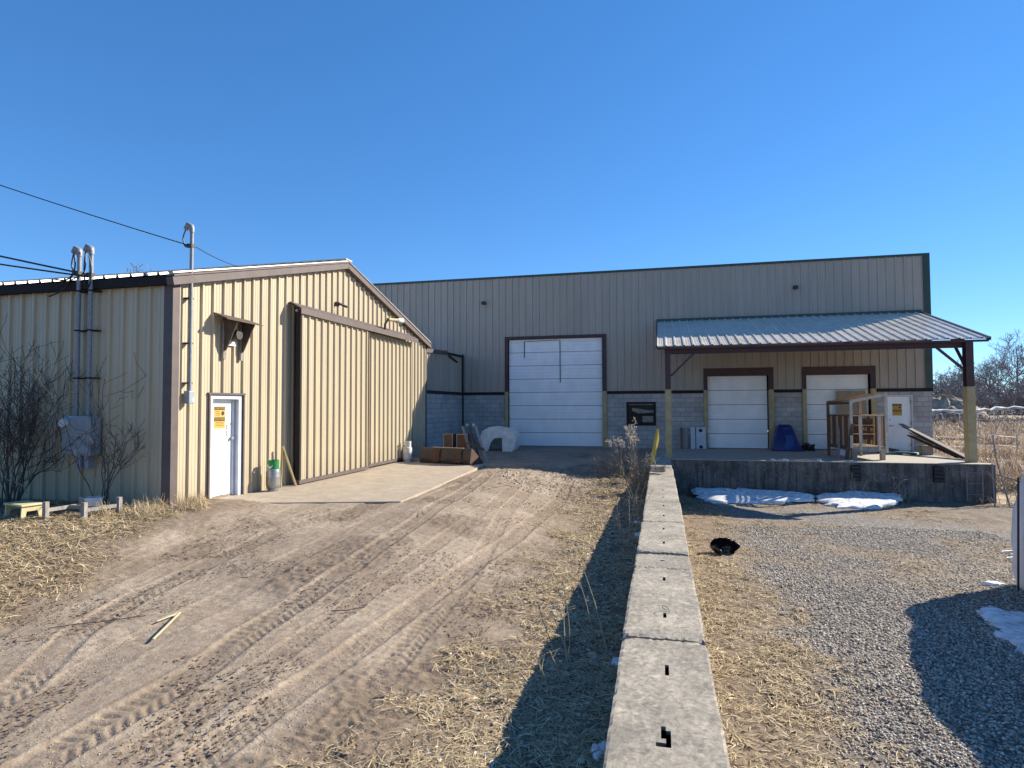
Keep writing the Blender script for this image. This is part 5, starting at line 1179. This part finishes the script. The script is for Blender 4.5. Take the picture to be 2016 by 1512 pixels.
# ================================================================== BACKGROUND, RIGHT
random.seed(31)
def mound(name, c, rx, ry, h, m, label):
    mb = MB(); V = []; F = []; nr, na = 7, 28; z = G(c[0], c[1])-.3
    for j in range(nr):
        s = 1-j/(nr-1)
        for i in range(na):
            a = 2*math.pi*i/na; V.append((c[0]+rx*s*math.cos(a), c[1]+ry*s*math.sin(a), z+(h+.3)*math.cos(s*math.pi/2)*(.85+.3*random.random())))
    for j in range(nr-1):
        for i in range(na): F.append((j*na+i, j*na+(i+1)%na, (j+1)*na+(i+1)%na, (j+1)*na+i))
    mb.add(V, F); return tag(mb.build(name, m), label, 'mound')
M_MOUND = mat('grassy_spoil', (.46,.36,.26), (.18,.13,.09), 1.6, .95, 0, .6, 3)
mound('spoil_mound', (33.0, 84), 5.5, 4, 2.6, M_MOUND, 'low grassy spoil mound behind the hoop row, seen beside the canopy post')
# row of bent hoops with white sheeting on top
hr = thing('hoop_row', (34, 62, -2), 'long low row of bent metal hoops with torn white sheeting along the top', 'hoop frames')
P = []; xs_ = [23+i*.5 for i in range(32)]
mb = MB(); top = []
for i, x in enumerate(xs_):
    top.append((x, 62+.3*math.sin(i*.6), -.46-.10*math.sin(i*.35)+random.uniform(-.12,.10)))
n = len(top); V = []
for (x, y, z) in top:
    for dy, dz in ((-.3,-.06-random.random()*.22),(-.15,-.03),(.05,.01+.05*random.random()),(.3,-.08)): V.append((x, y+dy, z+dz))
F = [(i*4+k, i*4+k+1, (i+1)*4+k+1, (i+1)*4+k) for i in range(n-1) for k in range(3)]
mb.add(V, F); o = mb.build('white_sheet', mat('torn_sheeting', (.72,.72,.70), (.30,.26,.22), 2.2, .7), hr, smooth=60, fix=False); s = o.modifiers.new('thick', 'SOLIDIFY'); s.thickness = .04
for i in range(24):
    x = 23.3+i*.66; z = G(x, 61.2); h = 1.25+random.uniform(-.12,.12)
    pts = [(x, 61.0, z-.1), (x+random.uniform(-.04,.04), 61.0, z+h*.7), (x+.08, 61.2, z+h*.95), (x+.12, 61.7, z+h*1.03), (x+.1, 62.4, z+h*.9)]
    MB().tube(pts, .028, 5).build('hoop', M_WHITE if i % 2 else M_GALV, hr)
mb = MB(); mb.tube([(22.5+i, 60.9, G(25,61)+.72+.05*math.sin(i*.9)) for i in range(18)], .03, 4); mb.build('side_rail', M_GALV, hr)
r = np.random.default_rng(41)
# dark brush under and behind the hoops
shm = MB()
cfg = dict(wob=.2, up=.0, rmin=.018, kids=(4,3), keep=.7, spread=.9, seg=3)
for k in range(70):
    x = random.uniform(23, 40); y = random.uniform(62.5, 66); p = Vector((x, y, G(x, y)-.1)); branch(shm, p, Vector((random.gauss(0,.5), random.gauss(0,.3), 1)).normalized(), random.uniform(.9,1.5), .03, 2, cfg)
o = shm.build('brush_tangle', isl('brush', [(.10,.075,.06),(.17,.13,.105),(.22,.16,.12)])); o['kind'] = 'stuff'; tag(o, 'dark dead brush tangled behind the hoop row', 'brush')
# wire fence
fn = thing('wire_fence', (17, 36, -2.6), 'sagging wire fence on thin stakes across the bleached field', 'fence')
for i in range(6):
    x = 13.0+i*1.9; y = 34+.4*i; MB().tube([(x, y, G(x,y)-.1), (x+random.uniform(-.05,.05), y, G(x,y)+1.15)], .022, 5).build('stake', M_GALV, fn)
for h in (1.05, .6): MB().tube([(12+i*.8, 33.8+.17*i, G(12+i*.8, 34)+h+.05*math.sin(i*1.7)) for i in range(16)], .012, 4).build('wire', M_WIREG, fn)
solo(MB().tube([(15.8,30,G(15.8,30)-.1),(15.85,30,G(15.8,30)+2.2)], .02, 5), 'field_stake', M_GALV, 'tall thin stake standing in the field right of the canopy post', 'stake')
# trees
M_TREES = isl('far_twigs', [(.22,.19,.18),(.31,.27,.255),(.16,.14,.135)])
M_TRUNK = mat('far_bark', (.16,.14,.125), (.10,.085,.075), 2, .9)
def tree(x, y, h, label, kids=(6,5,4,3), trunk=.14, sprd=.8, rmin=.022, up=.12, seed=0, bare=.3, group='bare trees beyond the field', lean=0):
    random.seed(seed); z = G(x, y)-.2; t = thing('bare_tree', (x, y, z), label, 'tree', group)
    mb = MB(); pts = []; p = Vector((x, y, z)); d = Vector((lean, 0, 1)).normalized(); n = 9
    for i in range(n+1):
        pts.append(p.copy()); d = (d+Vector((random.gauss(0,.05), random.gauss(0,.05), .1))).normalized(); p = p+d*h*.92/n
    rs = [max(rmin, trunk*(1-i/(n+.5))) for i in range(n+1)]; mb.tube(pts, rs, 6); mb.build('trunk', M_TRUNK, t)
    mb = MB(); cfg = dict(wob=.12, up=up, rmin=rmin, kids=kids[1:], keep=.75, spread=sprd, seg=4)
    for k in range(kids[0]*3):
        f = random.uniform(bare, .98); i = min(n-1, int(f*n)); b = pts[i].lerp(pts[i+1], f*n-i); a = random.uniform(0, 6.28)
        d = Vector((math.cos(a), math.sin(a), random.uniform(.45,1.1))).normalized()
        branch(mb, b, d, h*(.18+.30*(1-f))*random.uniform(.7,1.15), max(rmin, rs[i]*.5), len(kids)-1, cfg)
    mb.build('crown', M_TREES, t); return t
tree(53.5, 110, 11.4, 'tallest bare tree at the right edge, single straight trunk', (7,4,4,3), .22, .7, .015, .15, 1, .35)
spec = [(44.5,108,7.6,2),(48.3,104,8.4,3),(50.6,112,8.2,4),(41.6,104,5.4,5),(43.2,110,6.0,6),(46.4,112,6.8,7),(55.5,106,7.8,8),(39.6,106,5.2,9),(57.8,112,8.6,10),(49.2,116,7.4,11),(52.0,104,6.4,12),(36.5,104,4.6,13),(60.5,108,8.0,14)]
nm = ['bare tree just right of the canopy post, spreading wide','bushy bare tree between the canopy post and the tallest tree','bare tree close behind the tallest one, on its left','low bare tree left of the canopy post, rounded crown','low bare tree directly behind the canopy post','mid height bare tree right behind the post','bare tree right of the tallest one','lowest rounded bare tree near the warehouse corner','bare tree beyond the right edge of the view','slender bare tree far back between taller ones','short bare tree under the tallest one','small bare tree mostly hidden by the warehouse','bare tree at the far right end of the row']
for (x, y, h, sd), lb in zip(spec, nm): tree(x, y, h, lb, (7,4,3,3), .11, .85, .015, .10, sd, .15)
# thicket
mb = MB(); random.seed(77); cfg = dict(wob=.16, up=.05, rmin=.028, kids=(4,3), keep=.8, spread=.8, seg=3)
for k in range(520):
    x = random.uniform(34, 72); y = random.uniform(94, 104); p = Vector((x, y, G(x, y)-.2)); branch(mb, p, Vector((random.gauss(0,.35), random.gauss(0,.3), 1)).normalized(), random.uniform(1.6,3.4), .045, 2, cfg)
o = mb.build('thicket', M_TREES); o['kind'] = 'stuff'; tag(o, 'dense grey brown thicket in front of the bare trees', 'thicket')
mb = MB(); random.seed(78); cfg = dict(wob=.16, up=.05, rmin=.05, kids=(4,3), keep=.8, spread=.8, seg=3)
for k in range(420):
    x = random.uniform(20, 110); y = random.uniform(120, 150); p = Vector((x, y, G(x, y)-.2)); branch(mb, p, Vector((random.gauss(0,.3), random.gauss(0,.3), 1)).normalized(), random.uniform(2.8,5.2), .07, 2, cfg)
o = mb.build('far_woodland', M_TREES); o['kind'] = 'stuff'; tag(o, 'low far woodland behind the bare trees', 'woodland')
tree(-58.5, 60, 16.4, 'bare tree top just showing above the workshop roof at the left edge', (6,4,3,2), .2, .8, .03, .1, 61, .3, 'trees behind the workshop')
tree(-40.0, 56, 13.9, 'rounded bare tree top showing above the workshop roof behind the masts', (6,4,3,2), .2, .8, .03, .1, 62, .3, 'trees behind the workshop')
